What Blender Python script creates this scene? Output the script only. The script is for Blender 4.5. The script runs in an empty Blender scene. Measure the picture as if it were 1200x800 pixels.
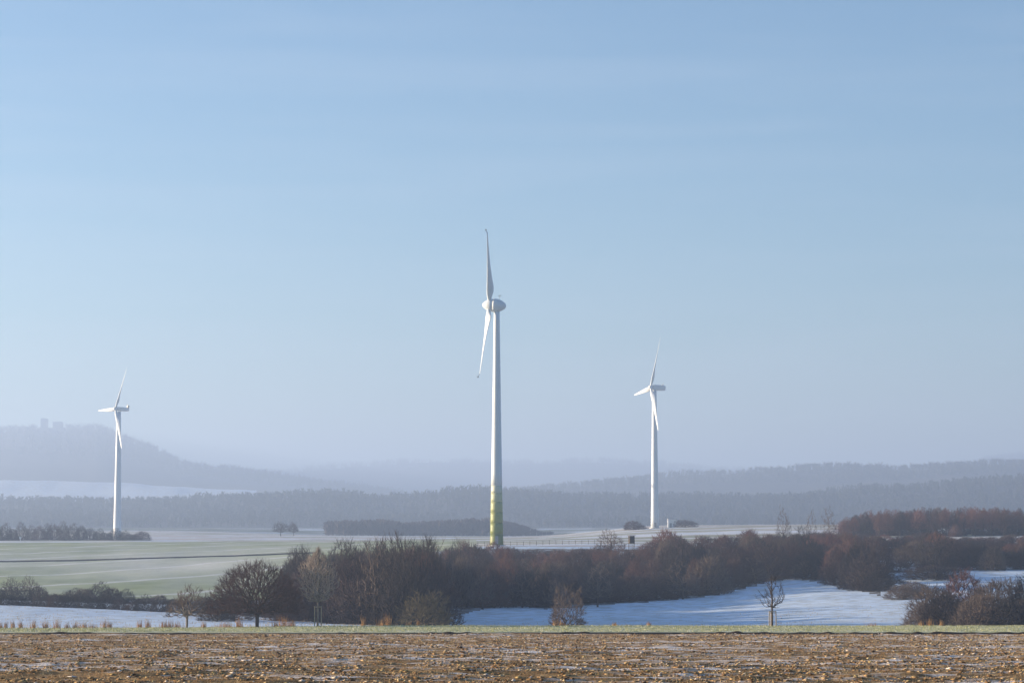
import bpy, math, random
import numpy as np
from mathutils import Vector, Matrix

SC = bpy.context.scene
COL = SC.collection
rad = math.radians

# ------------------------------------------------------------------ camera
EYE = 1.75
FPX = 2833.0                      # focal length in pixels of the 1200 px wide photograph
PITCH = math.atan(220.0 / FPX)    # the horizon lies 220 px below the centre
cam_d = bpy.data.cameras.new('camera')
cam_d.sensor_width = 36.0
cam_d.lens = 36.0 * FPX / 1200.0
cam_d.clip_start = 0.5
cam_d.clip_end = 60000.0
cam = bpy.data.objects.new('camera', cam_d)
cam.location = (0, 0, EYE)
cam.rotation_euler = (math.pi / 2 + PITCH, 0, 0)
COL.objects.link(cam)
SC.camera = cam

# ------------------------------------------------------------------ sky, sun, exposure
SUN_EL = rad(8.0)
SUN_AZ = rad(-77.0)               # clockwise from +Y: low sun on the left, a little behind the turbines
world = bpy.data.worlds.new('World')
SC.world = world
world.use_nodes = True
wn, wl = world.node_tree.nodes, world.node_tree.links
bg = wn['Background']
sky = wn.new('ShaderNodeTexSky')
sky.sky_type = 'NISHITA'
sky.sun_disc = False
sky.sun_elevation = SUN_EL
sky.sun_rotation = SUN_AZ
sky.altitude = 300
sky.air_density = 1.0
sky.dust_density = 0.7
sky.ozone_density = 3.5
# thin high cirrus all over the sky
wt = wn.new('ShaderNodeTexCoord'); wm = wn.new('ShaderNodeMapping')
wm.inputs['Scale'].default_value = (2.2, 2.2, 26.0); wm.inputs['Rotation'].default_value = (0.10, 0.10, 0.3)
wz = wn.new('ShaderNodeTexNoise'); wz.inputs['Scale'].default_value = 2.2; wz.inputs['Detail'].default_value = 7; wz.inputs['Distortion'].default_value = 0.6
wr = wn.new('ShaderNodeValToRGB'); wr.color_ramp.elements[0].position = 0.42; wr.color_ramp.elements[1].position = 0.80
wr.color_ramp.elements[1].color = (0.16, 0.16, 0.16, 1)
wx = wn.new('ShaderNodeMix'); wx.data_type = 'RGBA'; wx.blend_type = 'MIX'
wx.inputs['B'].default_value = (2.9, 3.3, 3.9, 1)
wl.new(wt.outputs['Generated'], wm.inputs[0]); wl.new(wm.outputs[0], wz.inputs['Vector']); wl.new(wz.outputs['Fac'], wr.inputs[0])
wl.new(wr.outputs[0], wx.inputs['Factor']); wl.new(sky.outputs[0], wx.inputs['A'])
wl.new(wx.outputs['Result'], bg.inputs[0])
bg.inputs[1].default_value = 0.058

sun_d = bpy.data.lights.new('sun', 'SUN')
sun_d.energy = 5.0
sun_d.angle = rad(0.5)
sun_d.color = (1.0, 0.79, 0.55)
sun = bpy.data.objects.new('sun', sun_d)
to_sun = Vector((math.sin(SUN_AZ) * math.cos(SUN_EL), math.cos(SUN_AZ) * math.cos(SUN_EL), math.sin(SUN_EL)))
sun.rotation_euler = to_sun.to_track_quat('Z', 'Y').to_euler()
sun.location = (-60, 20, 60)
COL.objects.link(sun)

SC.view_settings.view_transform = 'Standard'
SC.view_settings.look = 'None'
SC.view_settings.exposure = 1.95
SC.view_settings.gamma = 1.0
SC.view_settings.use_curve_mapping = False
SC.render.engine = 'CYCLES'
SC.cycles.use_denoising = True
SC.cycles.max_bounces = 5
SC.cycles.diffuse_bounces = 2
SC.cycles.volume_bounces = 0
SC.cycles.transparent_max_bounces = 4

HAZE_DENSITY = 0.00030
HAZE_COLOR = (0.46, 0.63, 0.98)

# ------------------------------------------------------------------ pixel helpers
def tan_of(py):
    return np.tan(PITCH + np.arctan((400.0 - np.asarray(py, float)) / FPX))
def P(px, py, Y):
    v = (400.0 - py) / FPX
    den = math.cos(PITCH) - v * math.sin(PITCH)
    return Vector(((px - 600.0) / FPX / den * Y, Y, EYE + Y * float(tan_of(py))))
UK = 1.0 / (math.cos(PITCH) + (220.0 / FPX) * math.sin(PITCH))
def X(px, Y):
    return (px - 600.0) / FPX * UK * Y
def PX(x, Y):
    return 600.0 + x / Y * FPX / UK

# ------------------------------------------------------------------ noise
def _hash(ix, iy, seed):
    n = (ix.astype(np.int64) * 374761393 + iy.astype(np.int64) * 668265263 + seed * 974711) & 0x7fffffff
    n = ((n ^ (n >> 13)) * 1274126177) & 0x7fffffff
    return ((n ^ (n >> 16)) & 0xffff) / 65535.0
def vnoise(x, y, seed=0):
    x = np.asarray(x, float); y = np.asarray(y, float)
    ix = np.floor(x); iy = np.floor(y)
    fx = x - ix; fy = y - iy
    fx = fx * fx * (3 - 2 * fx); fy = fy * fy * (3 - 2 * fy)
    a = _hash(ix, iy, seed); b = _hash(ix + 1, iy, seed)
    c = _hash(ix, iy + 1, seed); d = _hash(ix + 1, iy + 1, seed)
    return (a * (1 - fx) + b * fx) * (1 - fy) + (c * (1 - fx) + d * fx) * fy
def fbm(x, y, seed=0, oct=3):
    s = 0; a = 0.5
    for k in range(oct):
        s = s + a * (vnoise(x * 2 ** k, y * 2 ** k, seed + k) - 0.5); a *= 0.5
    return s

# ------------------------------------------------------------------ materials
def new_mat(name, rough=0.9, spec=0.2):
    m = bpy.data.materials.new(name)
    m.use_nodes = True
    b = m.node_tree.nodes['Principled BSDF']
    b.inputs['Roughness'].default_value = rough
    b.inputs['Specular IOR Level'].default_value = spec
    return m, m.node_tree, b
def N(nt, kind, **kw):
    n = nt.nodes.new(kind)
    for k, v in kw.items():
        setattr(n, k, v)
    return n
def noise(nt, scale, detail=4, vec=None, rough=0.6, dist=0.0):
    n = N(nt, 'ShaderNodeTexNoise')
    n.inputs['Scale'].default_value = scale
    n.inputs['Detail'].default_value = detail
    n.inputs['Roughness'].default_value = rough
    n.inputs['Distortion'].default_value = dist
    if vec is not None:
        nt.links.new(vec, n.inputs['Vector'])
    return n.outputs['Fac']
def ramp(nt, fac, stops, interp='LINEAR'):
    r = N(nt, 'ShaderNodeValToRGB')
    r.color_ramp.interpolation = interp
    els = r.color_ramp.elements
    while len(els) < len(stops):
        els.new(0.5)
    for e, (p, c) in zip(els, stops):
        e.position = p
        e.color = (*c, 1) if len(c) == 3 else c
    nt.links.new(fac, r.inputs[0])
    return r.outputs[0]
def mix(nt, fac, a, b):
    m = N(nt, 'ShaderNodeMix', data_type='RGBA')
    for s, v in ((m.inputs['Factor'], fac), (m.inputs['A'], a), (m.inputs['B'], b)):
        if isinstance(v, (tuple, float, int)):
            s.default_value = (*v, 1) if isinstance(v, tuple) else v
        else:
            nt.links.new(v, s)
    return m.outputs['Result']
def coords(nt, scale=(1, 1, 1), rot=0.0):
    t = N(nt, 'ShaderNodeTexCoord')
    mp = N(nt, 'ShaderNodeMapping')
    mp.inputs['Scale'].default_value = scale
    mp.inputs['Rotation'].default_value = (0, 0, rot)
    nt.links.new(t.outputs['Object'], mp.inputs[0])
    return mp.outputs[0]
def bump(nt, b, h, strength, dist):
    bp = N(nt, 'ShaderNodeBump')
    bp.inputs['Strength'].default_value = strength
    bp.inputs['Distance'].default_value = dist
    nt.links.new(h, bp.inputs['Height'])
    nt.links.new(bp.outputs[0], b.inputs['Normal'])

def m_simple(name, col, rough=0.8, spec=0.2, var=0.15, scale=1.5):
    m, nt, b = new_mat(name, rough, spec)
    v = noise(nt, scale, 3, coords(nt))
    lo = tuple(c * (1 - var) for c in col); hi = tuple(min(1, c * (1 + var)) for c in col)
    nt.links.new(ramp(nt, v, [(0.3, lo), (0.7, hi)]), b.inputs['Base Color'])
    return m
def m_island(name, stops, rough=0.9):
    """colour differs from piece to piece"""
    m, nt, b = new_mat(name, rough, 0.1)
    g = N(nt, 'ShaderNodeNewGeometry')
    nt.links.new(ramp(nt, g.outputs['Random Per Island'], stops), b.inputs['Base Color'])
    return m
def m_twig(name, c0, c1):
    """bark colour; each copy of a tree has its own tint between c0 and c1"""
    m, nt, b = new_mat(name, 0.85, 0.15)
    g = N(nt, 'ShaderNodeNewGeometry')
    o = N(nt, 'ShaderNodeObjectInfo')
    a = mix(nt, o.outputs['Random'], c0, c1)
    d = ramp(nt, g.outputs['Random Per Island'], [(0, (0.7, 0.7, 0.7)), (1, (1.3, 1.3, 1.3))])
    mm = N(nt, 'ShaderNodeMix', data_type='RGBA', blend_type='MULTIPLY')
    mm.inputs['Factor'].default_value = 1.0
    nt.links.new(a, mm.inputs['A']); nt.links.new(d, mm.inputs['B'])
    nt.links.new(mm.outputs['Result'], b.inputs['Base Color'])
    return m

M = {}
# ploughed soil with frost lying between the clods
m, nt, b = new_mat('ploughed_soil', 0.95, 0.1)
v = coords(nt)
soil = ramp(nt, noise(nt, 2.2, 6, v), [(0.3, (0.13, 0.070, 0.026)), (0.55, (0.33, 0.20, 0.085)), (0.75, (0.52, 0.36, 0.175))])
fr = N(nt, 'ShaderNodeMath', operation='ADD')
nt.links.new(noise(nt, 1.0, 6, coords(nt, (0.45, 1.3, 1.0), 0.04), 0.7), fr.inputs[0])
sc_ = N(nt, 'ShaderNodeMath', operation='MULTIPLY'); sc_.inputs[1].default_value = 0.45
nt.links.new(noise(nt, 1.0, 3, coords(nt, (0.05, 0.16, 0.1)), 0.6), sc_.inputs[0])
nt.links.new(sc_.outputs[0], fr.inputs[1])
frost = ramp(nt, fr.outputs[0], [(0.72, (0, 0, 0)), (0.87, (1, 1, 1))])
nt.links.new(mix(nt, frost, soil, (0.76, 0.71, 0.68)), b.inputs['Base Color'])
bump(nt, b, noise(nt, 9, 5, v), 0.8, 0.08)
M['soil'] = m
M['clod'] = m_island('soil_clods', [(0.0, (0.06, 0.032, 0.015)), (0.3, (0.18, 0.100, 0.042)), (0.55, (0.35, 0.22, 0.105)), (0.76, (0.48, 0.34, 0.185)), (0.85, (0.38, 0.29, 0.12)), (0.96, (0.50, 0.42, 0.34)), (1.0, (0.72, 0.66, 0.62))])
M['straw'] = m_island('straw_stubble', [(0.0, (0.30, 0.20, 0.09)), (0.5, (0.46, 0.35, 0.20)), (1.0, (0.60, 0.50, 0.33))])

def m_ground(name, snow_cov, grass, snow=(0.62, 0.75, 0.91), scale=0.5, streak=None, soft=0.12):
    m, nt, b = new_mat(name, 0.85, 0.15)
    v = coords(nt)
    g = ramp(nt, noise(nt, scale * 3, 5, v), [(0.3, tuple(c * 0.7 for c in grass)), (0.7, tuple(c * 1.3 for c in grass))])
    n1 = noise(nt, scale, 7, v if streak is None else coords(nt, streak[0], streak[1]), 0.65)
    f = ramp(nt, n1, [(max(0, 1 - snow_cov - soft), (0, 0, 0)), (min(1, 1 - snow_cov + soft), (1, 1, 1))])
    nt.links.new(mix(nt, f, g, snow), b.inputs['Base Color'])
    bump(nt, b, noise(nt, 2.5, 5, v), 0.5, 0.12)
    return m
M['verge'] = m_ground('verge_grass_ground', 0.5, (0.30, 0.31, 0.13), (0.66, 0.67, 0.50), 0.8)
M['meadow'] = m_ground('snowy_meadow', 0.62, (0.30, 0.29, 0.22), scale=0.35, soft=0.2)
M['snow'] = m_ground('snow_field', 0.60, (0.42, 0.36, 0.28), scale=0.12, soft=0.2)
def strip_fields():
    m, nt, b = new_mat('strip_fields', 0.9, 0.1)
    st = noise(nt, 1.0, 3, coords(nt, (0.0011, 0.0105, 0.01), rad(6)), 0.55)
    base = ramp(nt, st, [(0.30, (0.70, 0.76, 0.84)), (0.41, (0.62, 0.60, 0.58)), (0.46, (0.27, 0.30, 0.20)), (0.51, (0.46, 0.42, 0.36)), (0.56, (0.66, 0.72, 0.80)), (0.66, (0.50, 0.43, 0.38)), (0.75, (0.68, 0.74, 0.82))])
    fn = ramp(nt, noise(nt, 0.25, 5, coords(nt)), [(0.3, (0.8, 0.8, 0.8)), (0.7, (1.12, 1.12, 1.12))])
    mm = N(nt, 'ShaderNodeMix', data_type='RGBA', blend_type='MULTIPLY'); mm.inputs['Factor'].default_value = 1
    nt.links.new(base, mm.inputs['A']); nt.links.new(fn, mm.inputs['B'])
    nt.links.new(mm.outputs['Result'], b.inputs['Base Color'])
    return m
M['strips'] = strip_fields()
M['wood_floor'] = m_ground('thicket_floor', 0.40, (0.09, 0.07, 0.05), scale=0.4)
M['plain'] = m_ground('distant_plain', 0.4, (0.12, 0.13, 0.09), scale=0.01)
M['hill'] = m_ground('wooded_hill_floor', 0.08, (0.06, 0.055, 0.045), scale=0.02)

# young winter wheat with drill rows and bands of frost
m, nt, b = new_mat('winter_wheat', 0.9, 0.1)
v = coords(nt)
g = ramp(nt, noise(nt, 0.05, 4, v), [(0.35, (0.23, 0.28, 0.12)), (0.65, (0.35, 0.39, 0.20))])
band = noise(nt, 1.0, 5, coords(nt, (0.012, 0.004, 0.01), rad(-60 + 90)), 0.6)
f1 = ramp(nt, band, [(0.40, (0, 0, 0)), (0.70, (0.85, 0.85, 0.85))])
tram = N(nt, 'ShaderNodeTexWave', wave_type='BANDS', bands_direction='Y')
tram.inputs['Scale'].default_value = 0.0075
tram.inputs['Distortion'].default_value = 0.4
tram.inputs['Detail'].default_value = 1.0
nt.links.new(coords(nt, (1, 1, 1), rad(-60)), tram.inputs['Vector'])
f2 = ramp(nt, tram.outputs['Fac'], [(0.97, (0, 0, 0)), (0.995, (0.6, 0.6, 0.6))])
c1 = mix(nt, f1, g, (0.66, 0.66, 0.64))
c2 = mix(nt, f2, c1, (0.74, 0.74, 0.74))
fine = ramp(nt, noise(nt, 0.7, 5, v), [(0.25, (0.88, 0.88, 0.88)), (0.75, (1.1, 1.1, 1.1))])
mm = N(nt, 'ShaderNodeMix', data_type='RGBA', blend_type='MULTIPLY'); mm.inputs['Factor'].default_value = 1
nt.links.new(c2, mm.inputs['A']); nt.links.new(fine, mm.inputs['B'])
nt.links.new(mm.outputs['Result'], b.inputs['Base Color'])
bump(nt, b, noise(nt, 2.0, 4, v), 0.4, 0.1)
M['wheat'] = m

M['edge_shade'] = m_simple('edge_shade_earth', (0.055, 0.034, 0.018), 0.95, 0.1, 0.4, 1.5)  # dark tone stands in for the shadow line along the verge
M['track'] = m_simple('dark_track', (0.10, 0.09, 0.075), 0.95, 0.1, 0.3, 0.4)
M['grass'] = m_island('frosted_grass_blades', [(0, (0.26, 0.28, 0.09)), (0.45, (0.44, 0.45, 0.19)), (0.75, (0.58, 0.57, 0.34)), (1, (0.72, 0.72, 0.60))])
M['reed'] = m_island('dry_reed_grass', [(0, (0.24, 0.12, 0.045)), (0.5, (0.40, 0.22, 0.09)), (1, (0.55, 0.37, 0.18))])
M['bark'] = m_simple('dark_bark', (0.07, 0.055, 0.045), 0.9, 0.1, 0.3, 3)
M['bark_pale'] = m_simple('pale_bark', (0.26, 0.22, 0.18), 0.85, 0.15, 0.4, 2)
M['twig_red'] = m_twig('reddish_twigs', (0.17, 0.085, 0.075), (0.12, 0.075, 0.06))
M['twig_round'] = m_twig('dark_red_brown_twigs', (0.085, 0.052, 0.048), (0.085, 0.052, 0.048))
M['twig_pale'] = m_twig('pale_twigs', (0.36, 0.30, 0.26), (0.34, 0.29, 0.25))
M['twig_dark'] = m_twig('dark_twigs', (0.060, 0.047, 0.045), (0.04, 0.038, 0.038))
M['twig_grey'] = m_twig('grey_brown_twigs', (0.15, 0.115, 0.095), (0.11, 0.085, 0.07))
M['twig_belt'] = m_twig('thicket_twigs', (0.085, 0.056, 0.056), (0.042, 0.040, 0.042))
M['twig_rust'] = m_twig('rust_red_twigs', (0.20, 0.095, 0.065), (0.17, 0.075, 0.06))
M['twig_olive'] = m_twig('olive_twigs', (0.15, 0.125, 0.075), (0.12, 0.10, 0.065))
M['conifer'] = m_twig('far_forest', (0.06, 0.06, 0.045), (0.05, 0.055, 0.045))
M['white'] = m_simple('white_turbine_paint', (0.66, 0.70, 0.73), 0.45, 0.4, 0.03, 0.3)
M['tip'] = m_simple('grey_blade_tip', (0.25, 0.27, 0.28), 0.5, 0.4, 0.05, 1)
for i, c in enumerate([(0.17, 0.20, 0.06), (0.22, 0.25, 0.08), (0.29, 0.31, 0.11), (0.37, 0.39, 0.18), (0.46, 0.48, 0.29), (0.56, 0.58, 0.46)]):
    M['green%d' % i] = m_simple('green_tower_band_%d' % i, c, 0.5, 0.35, 0.015, 0.4)
M['metal'] = m_simple('grey_metal', (0.30, 0.31, 0.32), 0.4, 0.5, 0.1, 2)
M['dark'] = m_simple('dark_opening', (0.02, 0.02, 0.02), 0.6, 0.3, 0.1, 1)
M['wood_dark'] = m_simple('weathered_boards', (0.07, 0.055, 0.04), 0.9, 0.1, 0.3, 4)
M['stake'] = m_simple('stake_wood', (0.38, 0.31, 0.22), 0.85, 0.15, 0.25, 4)
M['stone'] = m_simple('castle_stone', (0.22, 0.20, 0.17), 0.9, 0.1, 0.2, 0.2)
M['plaster'] = m_simple('white_plaster', (0.74, 0.74, 0.72), 0.8, 0.2, 0.06, 1)
M['roof'] = m_simple('frosted_roof', (0.62, 0.62, 0.64), 0.8, 0.2, 0.1, 1)

# ------------------------------------------------------------------ mesh helpers
def mesh_np(name, V, F, mat, smooth=False):
    """V (n,3); F (m,3|4) int array, or list of such arrays"""
    Fs = F if isinstance(F, list) else [F]
    me = bpy.data.meshes.new(name)
    V = np.asarray(V, np.float32)
    nl = sum(f.size for f in Fs); nf = sum(len(f) for f in Fs)
    me.vertices.add(len(V)); me.loops.add(nl); me.polygons.add(nf)
    me.vertices.foreach_set('co', V.ravel())
    me.loops.foreach_set('vertex_index', np.concatenate([f.ravel() for f in Fs]).astype(np.int32))
    st = []; o = 0
    for f in Fs:
        st.append(o + np.arange(len(f)) * f.shape[1]); o += f.size
    me.polygons.foreach_set('loop_start', np.concatenate(st).astype(np.int32))
    if smooth:
        me.polygons.foreach_set('use_smooth', np.ones(nf, bool))
    me.update(calc_edges=True)
    me.validate()
    if mat is not None:
        me.materials.append(mat)
    return me
def link(name, me, parent=None):
    o = bpy.data.objects.new(name, me)
    COL.objects.link(o)
    if parent is not None:
        o.parent = parent
    return o
def empty(name, loc, rz=0.0):
    o = bpy.data.objects.new(name, None)
    o.empty_display_size = 0.5
    o.location = loc
    o.rotation_euler = (0, 0, rz)
    COL.objects.link(o)
    return o
def tag(o, label=None, cat=None, group=None, kind=None):
    if label: o['label'] = label
    if cat: o['category'] = cat
    if group: o['group'] = group
    if kind: o['kind'] = kind
    return o
def copy_tree(o, parent=None):
    c = o.copy()
    COL.objects.link(c)
    c.parent = parent
    for ch in o.children:
        copy_tree(ch, c)
    return c

class MB:
    """collects shapes into one mesh"""
    def __init__(self):
        self.v = []; self.f = []
    def add(self, vs, fs):
        o = len(self.v)
        self.v += [tuple(p) for p in vs]
        self.f += [tuple(i + o for i in f) for f in fs]
    def box(self, c, s, rz=0.0, taper=1.0):
        cx, cy, cz = c; sx, sy, sz = (k / 2 for k in s)
        ca, sa = math.cos(rz), math.sin(rz)
        vs = []
        for z, t in ((-sz, 1.0), (sz, taper)):
            for x, y in ((-sx, -sy), (sx, -sy), (sx, sy), (-sx, sy)):
                x *= t; y *= t
                vs.append((cx + x * ca - y * sa, cy + x * sa + y * ca, cz + z))
        self.add(vs, [(3, 2, 1, 0), (4, 5, 6, 7), (0, 1, 5, 4), (1, 2, 6, 5), (2, 3, 7, 6), (3, 0, 4, 7)])
    def tube(self, p0, p1, r0, r1, n=8, cap=True):
        p0 = Vector(p0); p1 = Vector(p1)
        d = (p1 - p0).normalized()
        a = d.orthogonal().normalized(); c = d.cross(a)
        vs = []
        for p, r in ((p0, r0), (p1, r1)):
            for k in range(n):
                t = 2 * math.pi * k / n
                vs.append(p + a * (r * math.cos(t)) + c * (r * math.sin(t)))
        fs = [(k, (k + 1) % n, n + (k + 1) % n, n + k) for k in range(n)]
        if cap:
            fs += [tuple(range(n))[::-1], tuple(range(n, 2 * n))]
        self.add(vs, fs)
    def rings(self, rings, cap=True):
        n = len(rings[0]); vs = [p for r in rings for p in r]; fs = []
        for i in range(len(rings) - 1):
            for k in range(n):
                fs.append((i * n + k, i * n + (k + 1) % n, (i + 1) * n + (k + 1) % n, (i + 1) * n + k))
        if cap:
            fs += [tuple(range(n))[::-1], tuple(range((len(rings) - 1) * n, len(rings) * n))]
        self.add(vs, fs)
    def mesh(self, name, mat, smooth=False):
        me = bpy.data.meshes.new(name)
        me.from_pydata(self.v, [], self.f)
        me.materials.append(mat)
        if smooth:
            me.polygons.foreach_set('use_smooth', [True] * len(me.polygons))
        me.update()
        return me
    def build(self, name, mat, parent=None, smooth=False):
        return link(name, self.mesh(name, mat, smooth), parent)

# ------------------------------------------------------------------ terrain
def pchip_slopes(x, y):
    h = np.diff(x); d = np.diff(y, axis=0) / h.reshape(-1, *([1] * (y.ndim - 1)))
    m = np.zeros_like(y)
    a, b = d[:-1], d[1:]
    same = (a * b) > 0
    m[1:-1] = np.where(same, 2 * a * b / np.where(same, a + b, 1), 0)
    m[0] = d[0]; m[-1] = d[-1]
    return m
def pchip(x, y, xq):
    x = np.asarray(x, float); y = np.asarray(y, float); xq = np.clip(xq, x[0], x[-1])
    m = pchip_slopes(x, y)
    i = np.clip(np.searchsorted(x, xq, side='right') - 1, 0, len(x) - 2)
    h = x[i + 1] - x[i]; t = (xq - x[i]) / h
    t2, t3 = t * t, t * t * t
    return (2 * t3 - 3 * t2 + 1) * y[i] + (t3 - 2 * t2 + t) * h * m[i] + (-2 * t3 + 3 * t2) * y[i + 1] + (t3 - t2) * h * m[i + 1]

CX = np.array([-1700., -400, 0, 200, 400, 600, 800, 1000, 1200, 1600, 2900])
R1X = [-1700, -300, 0, 130, 200, 250, 320, 360, 400, 430, 480, 520, 560, 600, 700, 760, 800, 900, 950, 1000, 1050, 1100, 1150, 1200, 1500, 2900]
R1Y = [588, 585, 583, 583, 580, 577, 575, 573, 574, 578, 578, 573, 570, 571, 575, 576, 578, 577, 575, 570, 566, 561, 558, 557, 553, 556]
R2X = [-1700, 0, 250, 400, 520, 640, 700, 760, 800, 850, 920, 1000, 1060, 1100, 1200, 1500, 2900]
R2Y = [574, 573.5, 577, 580, 582, 573, 567, 561, 558, 556, 552, 550, 550, 547, 545, 542, 548]
R3X = [-1700, -600, -200, -50, 0, 20, 50, 75, 95, 112, 130, 150, 180, 205, 215, 240, 270, 300, 330, 370, 420, 500, 620, 2900]
R3Y = [577, 561, 527, 512, 506, 503.5, 503, 505, 505, 502.5, 508, 517, 529, 541, 546, 549, 552, 557, 562, 568, 575, 584, 590, 590]
R4X = [-1700, 0, 300, 340, 400, 460, 520, 600, 700, 760, 820, 880, 940, 1000, 1060, 1100, 1140, 1170, 1200, 1300, 2900]
R4Y = [560, 562, 556, 554, 548, 544, 542, 543, 542, 545, 549, 553, 554, 553, 550, 547, 542, 538, 535, 531, 548]
def ridge(xs, ys):
    return lambda px: pchip(xs, ys, px)
r1f, r2f, r3f, r4f = ridge(R1X, R1Y), ridge(R2X, R2Y), ridge(R3X, R3Y), ridge(R4X, R4Y)

NEAR = {   # depth: photograph row of the ground for each column of CX
    216: [739.3] * 11,
    262: [735.5, 735.5, 735.5, 735.0, 733, 733, 733, 733, 733, 733, 733],
    300: [731, 731, 731, 731, 731.5, 741, 742, 738, 735.5, 735, 735],
    350: [722, 722, 722, 724, 730, 738, 737, 731, 728, 728, 728],
    400: [712, 712, 712, 716, 723, 728, 726, 716, 712, 712, 712],
    470: [699, 699, 700, 704, 706, 707, 703, 690, 686, 685, 685],
    560: [680, 680, 680, 680, 677, 670, 662, 660, 656, 655, 655],
    660: [662, 662, 662, 660, 652, 639, 640, 640, 638, 638, 638],
    850: [642, 642, 641.5, 641, 638.5, 633.5, 629, 626, 624, 622, 620],
    960: [636, 636, 635.5, 635, 634, 631.5, 624, 619, 618, 617, 616],
    1130: [633, 633, 632.5, 632, 631, 630, 617, 615.2, 614, 613, 612],
    1300: [630, 630, 629, 628, 628, 629, 615, 614.2, 613.5, 613, 612],
    1600: [625, 625, 624, 623, 627.5, 628.6, 618, 618, 617, 616, 616],
    1900: [622, 622, 621.5, 621.5, 627, 627.5, 619, 618, 617, 616, 616],
    2030: [621, 621, 620.5, 620.5, 624, 624.5, 619, 618, 617, 617, 617],
    2200: [619] * 11,
}
NY = np.array(sorted(NEAR))
NT = np.array([NEAR[k] for k in sorted(NEAR)], float)

def field_z(x, Y):
    return -0.0346 * Y
def rows_at(px, Y):
    """photograph row of the ground, px and Y arrays of the same shape (any) - evaluated along Y for each column"""
    px = np.asarray(px, float); Y = np.asarray(Y, float)
    shp = np.broadcast(px, Y).shape
    px = np.broadcast_to(px, shp).ravel(); Y = np.broadcast_to(Y, shp).ravel()
    out = np.zeros(px.shape)
    # near table: pchip across columns for each table row, then pchip along Y per point
    ty = [pchip(CX, NT[k], px) for k in range(len(NY))]
    r1, r2, r3, r4 = r1f(px), r2f(px), r3f(px), r4f(px)
    g1 = r1 + 8.5
    ys = list(NY) + [2600., 3300., 3800., 4700., 5100., 6000., 6900., 8800., 10800.]
    lo34 = np.minimum(r2 + 2, r2 * 0.6 + r3 * 0.4)
    ty = ty + [np.full(px.shape, 618.), g1, g1 + 6, r2, np.where(r3 < r2, lo34, r2 + 5), r3, r3 + 18, r4, r4 + 15]
    T = np.array(ty); ys = np.array(ys)
    m = pchip_slopes(ys, T)
    i = np.clip(np.searchsorted(ys, Y, side='right') - 1, 0, len(ys) - 2)
    j = np.arange(len(px))
    h = ys[i + 1] - ys[i]; t = np.clip((Y - ys[i]) / h, 0, 1); t2 = t * t; t3 = t2 * t
    out = (2 * t3 - 3 * t2 + 1) * T[i, j] + (t3 - 2 * t2 + t) * h * m[i, j] + (-2 * t3 + 3 * t2) * T[i + 1, j] + (t3 - t2) * h * m[i + 1, j]
    return out.reshape(shp)
def ground_z(x, Y):
    x = np.asarray(x, float); Y = np.asarray(Y, float)
    px = PX(x, np.maximum(Y, 1.0))
    z = EYE + Y * tan_of(rows_at(px, np.maximum(Y, 216.0)))
    und = fbm(x / 22.0, Y / 22.0, 5, 3) * np.clip((Y - 275) / 80, 0, 1) * 0.9
    und = und + fbm(x / 3.1, Y / 3.1, 9, 2) * np.clip((Y - 216) / 6, 0, 1) * 0.14
    hill = fbm(x / 120.0, Y / 120.0, 15, 3) * np.clip((Y - 2600) / 400, 0, 1) * 14
    z = z + und + hill
    return np.where(Y <= 216, field_z(x, Y), z)
def gz(x, Y):
    return float(ground_z(np.array([x]), np.array([Y]))[0])

def region(px, Y):
    """name of the setting piece at (column, depth)"""
    reg = np.full(px.shape, 'hill', dtype='U20')
    reg[Y < 2560] = 'plain'
    reg[(Y < 1900)] = 'far_field'
    b = 960 + 0 * px
    reg[Y < b] = 'wheat'
    reg[(Y < 960) & (px > 560)] = 'far_field'
    front = 476 + 0.02 * (px - 200)
    reg[Y < front] = 'meadow'
    reg[(Y < 655) & (px > 560)] = 'meadow'
    reg[(Y < 640) & (px > 380)] = 'meadow'
    fb = np.interp(px, FRONT_X, FRONT_Y)
    reg[(Y > fb) & (Y < 640) & (px > 345) & ~((px > 1030) & (Y < 575))] = 'thicket_floor'
    reg[Y < 262 + 4 * (vnoise(px / 40.0, px * 0, 3) - 0.5)] = 'verge'
    reg[(Y > 4380) & (Y < 4880) & (px < 300) & (px > -900)] = 'distant_snow'
    reg[(Y >= 2560) & (Y < 3850)] = 'hill1'
    reg[(Y >= 4880) & (Y < 7500) & (px < 640)] = 'castle_hill'
    return reg
FRONT_X = [330, 350, 390, 430, 470, 515, 530, 570, 600, 640, 700, 780, 830, 870, 900, 935, 985, 1030, 1060, 1080, 1200]
FRONT_Y = [400, 375, 350, 330, 325, 330, 420, 455, 462, 452, 460, 470, 478, 490, 505, 510, 480, 450, 415, 400, 400]

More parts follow.
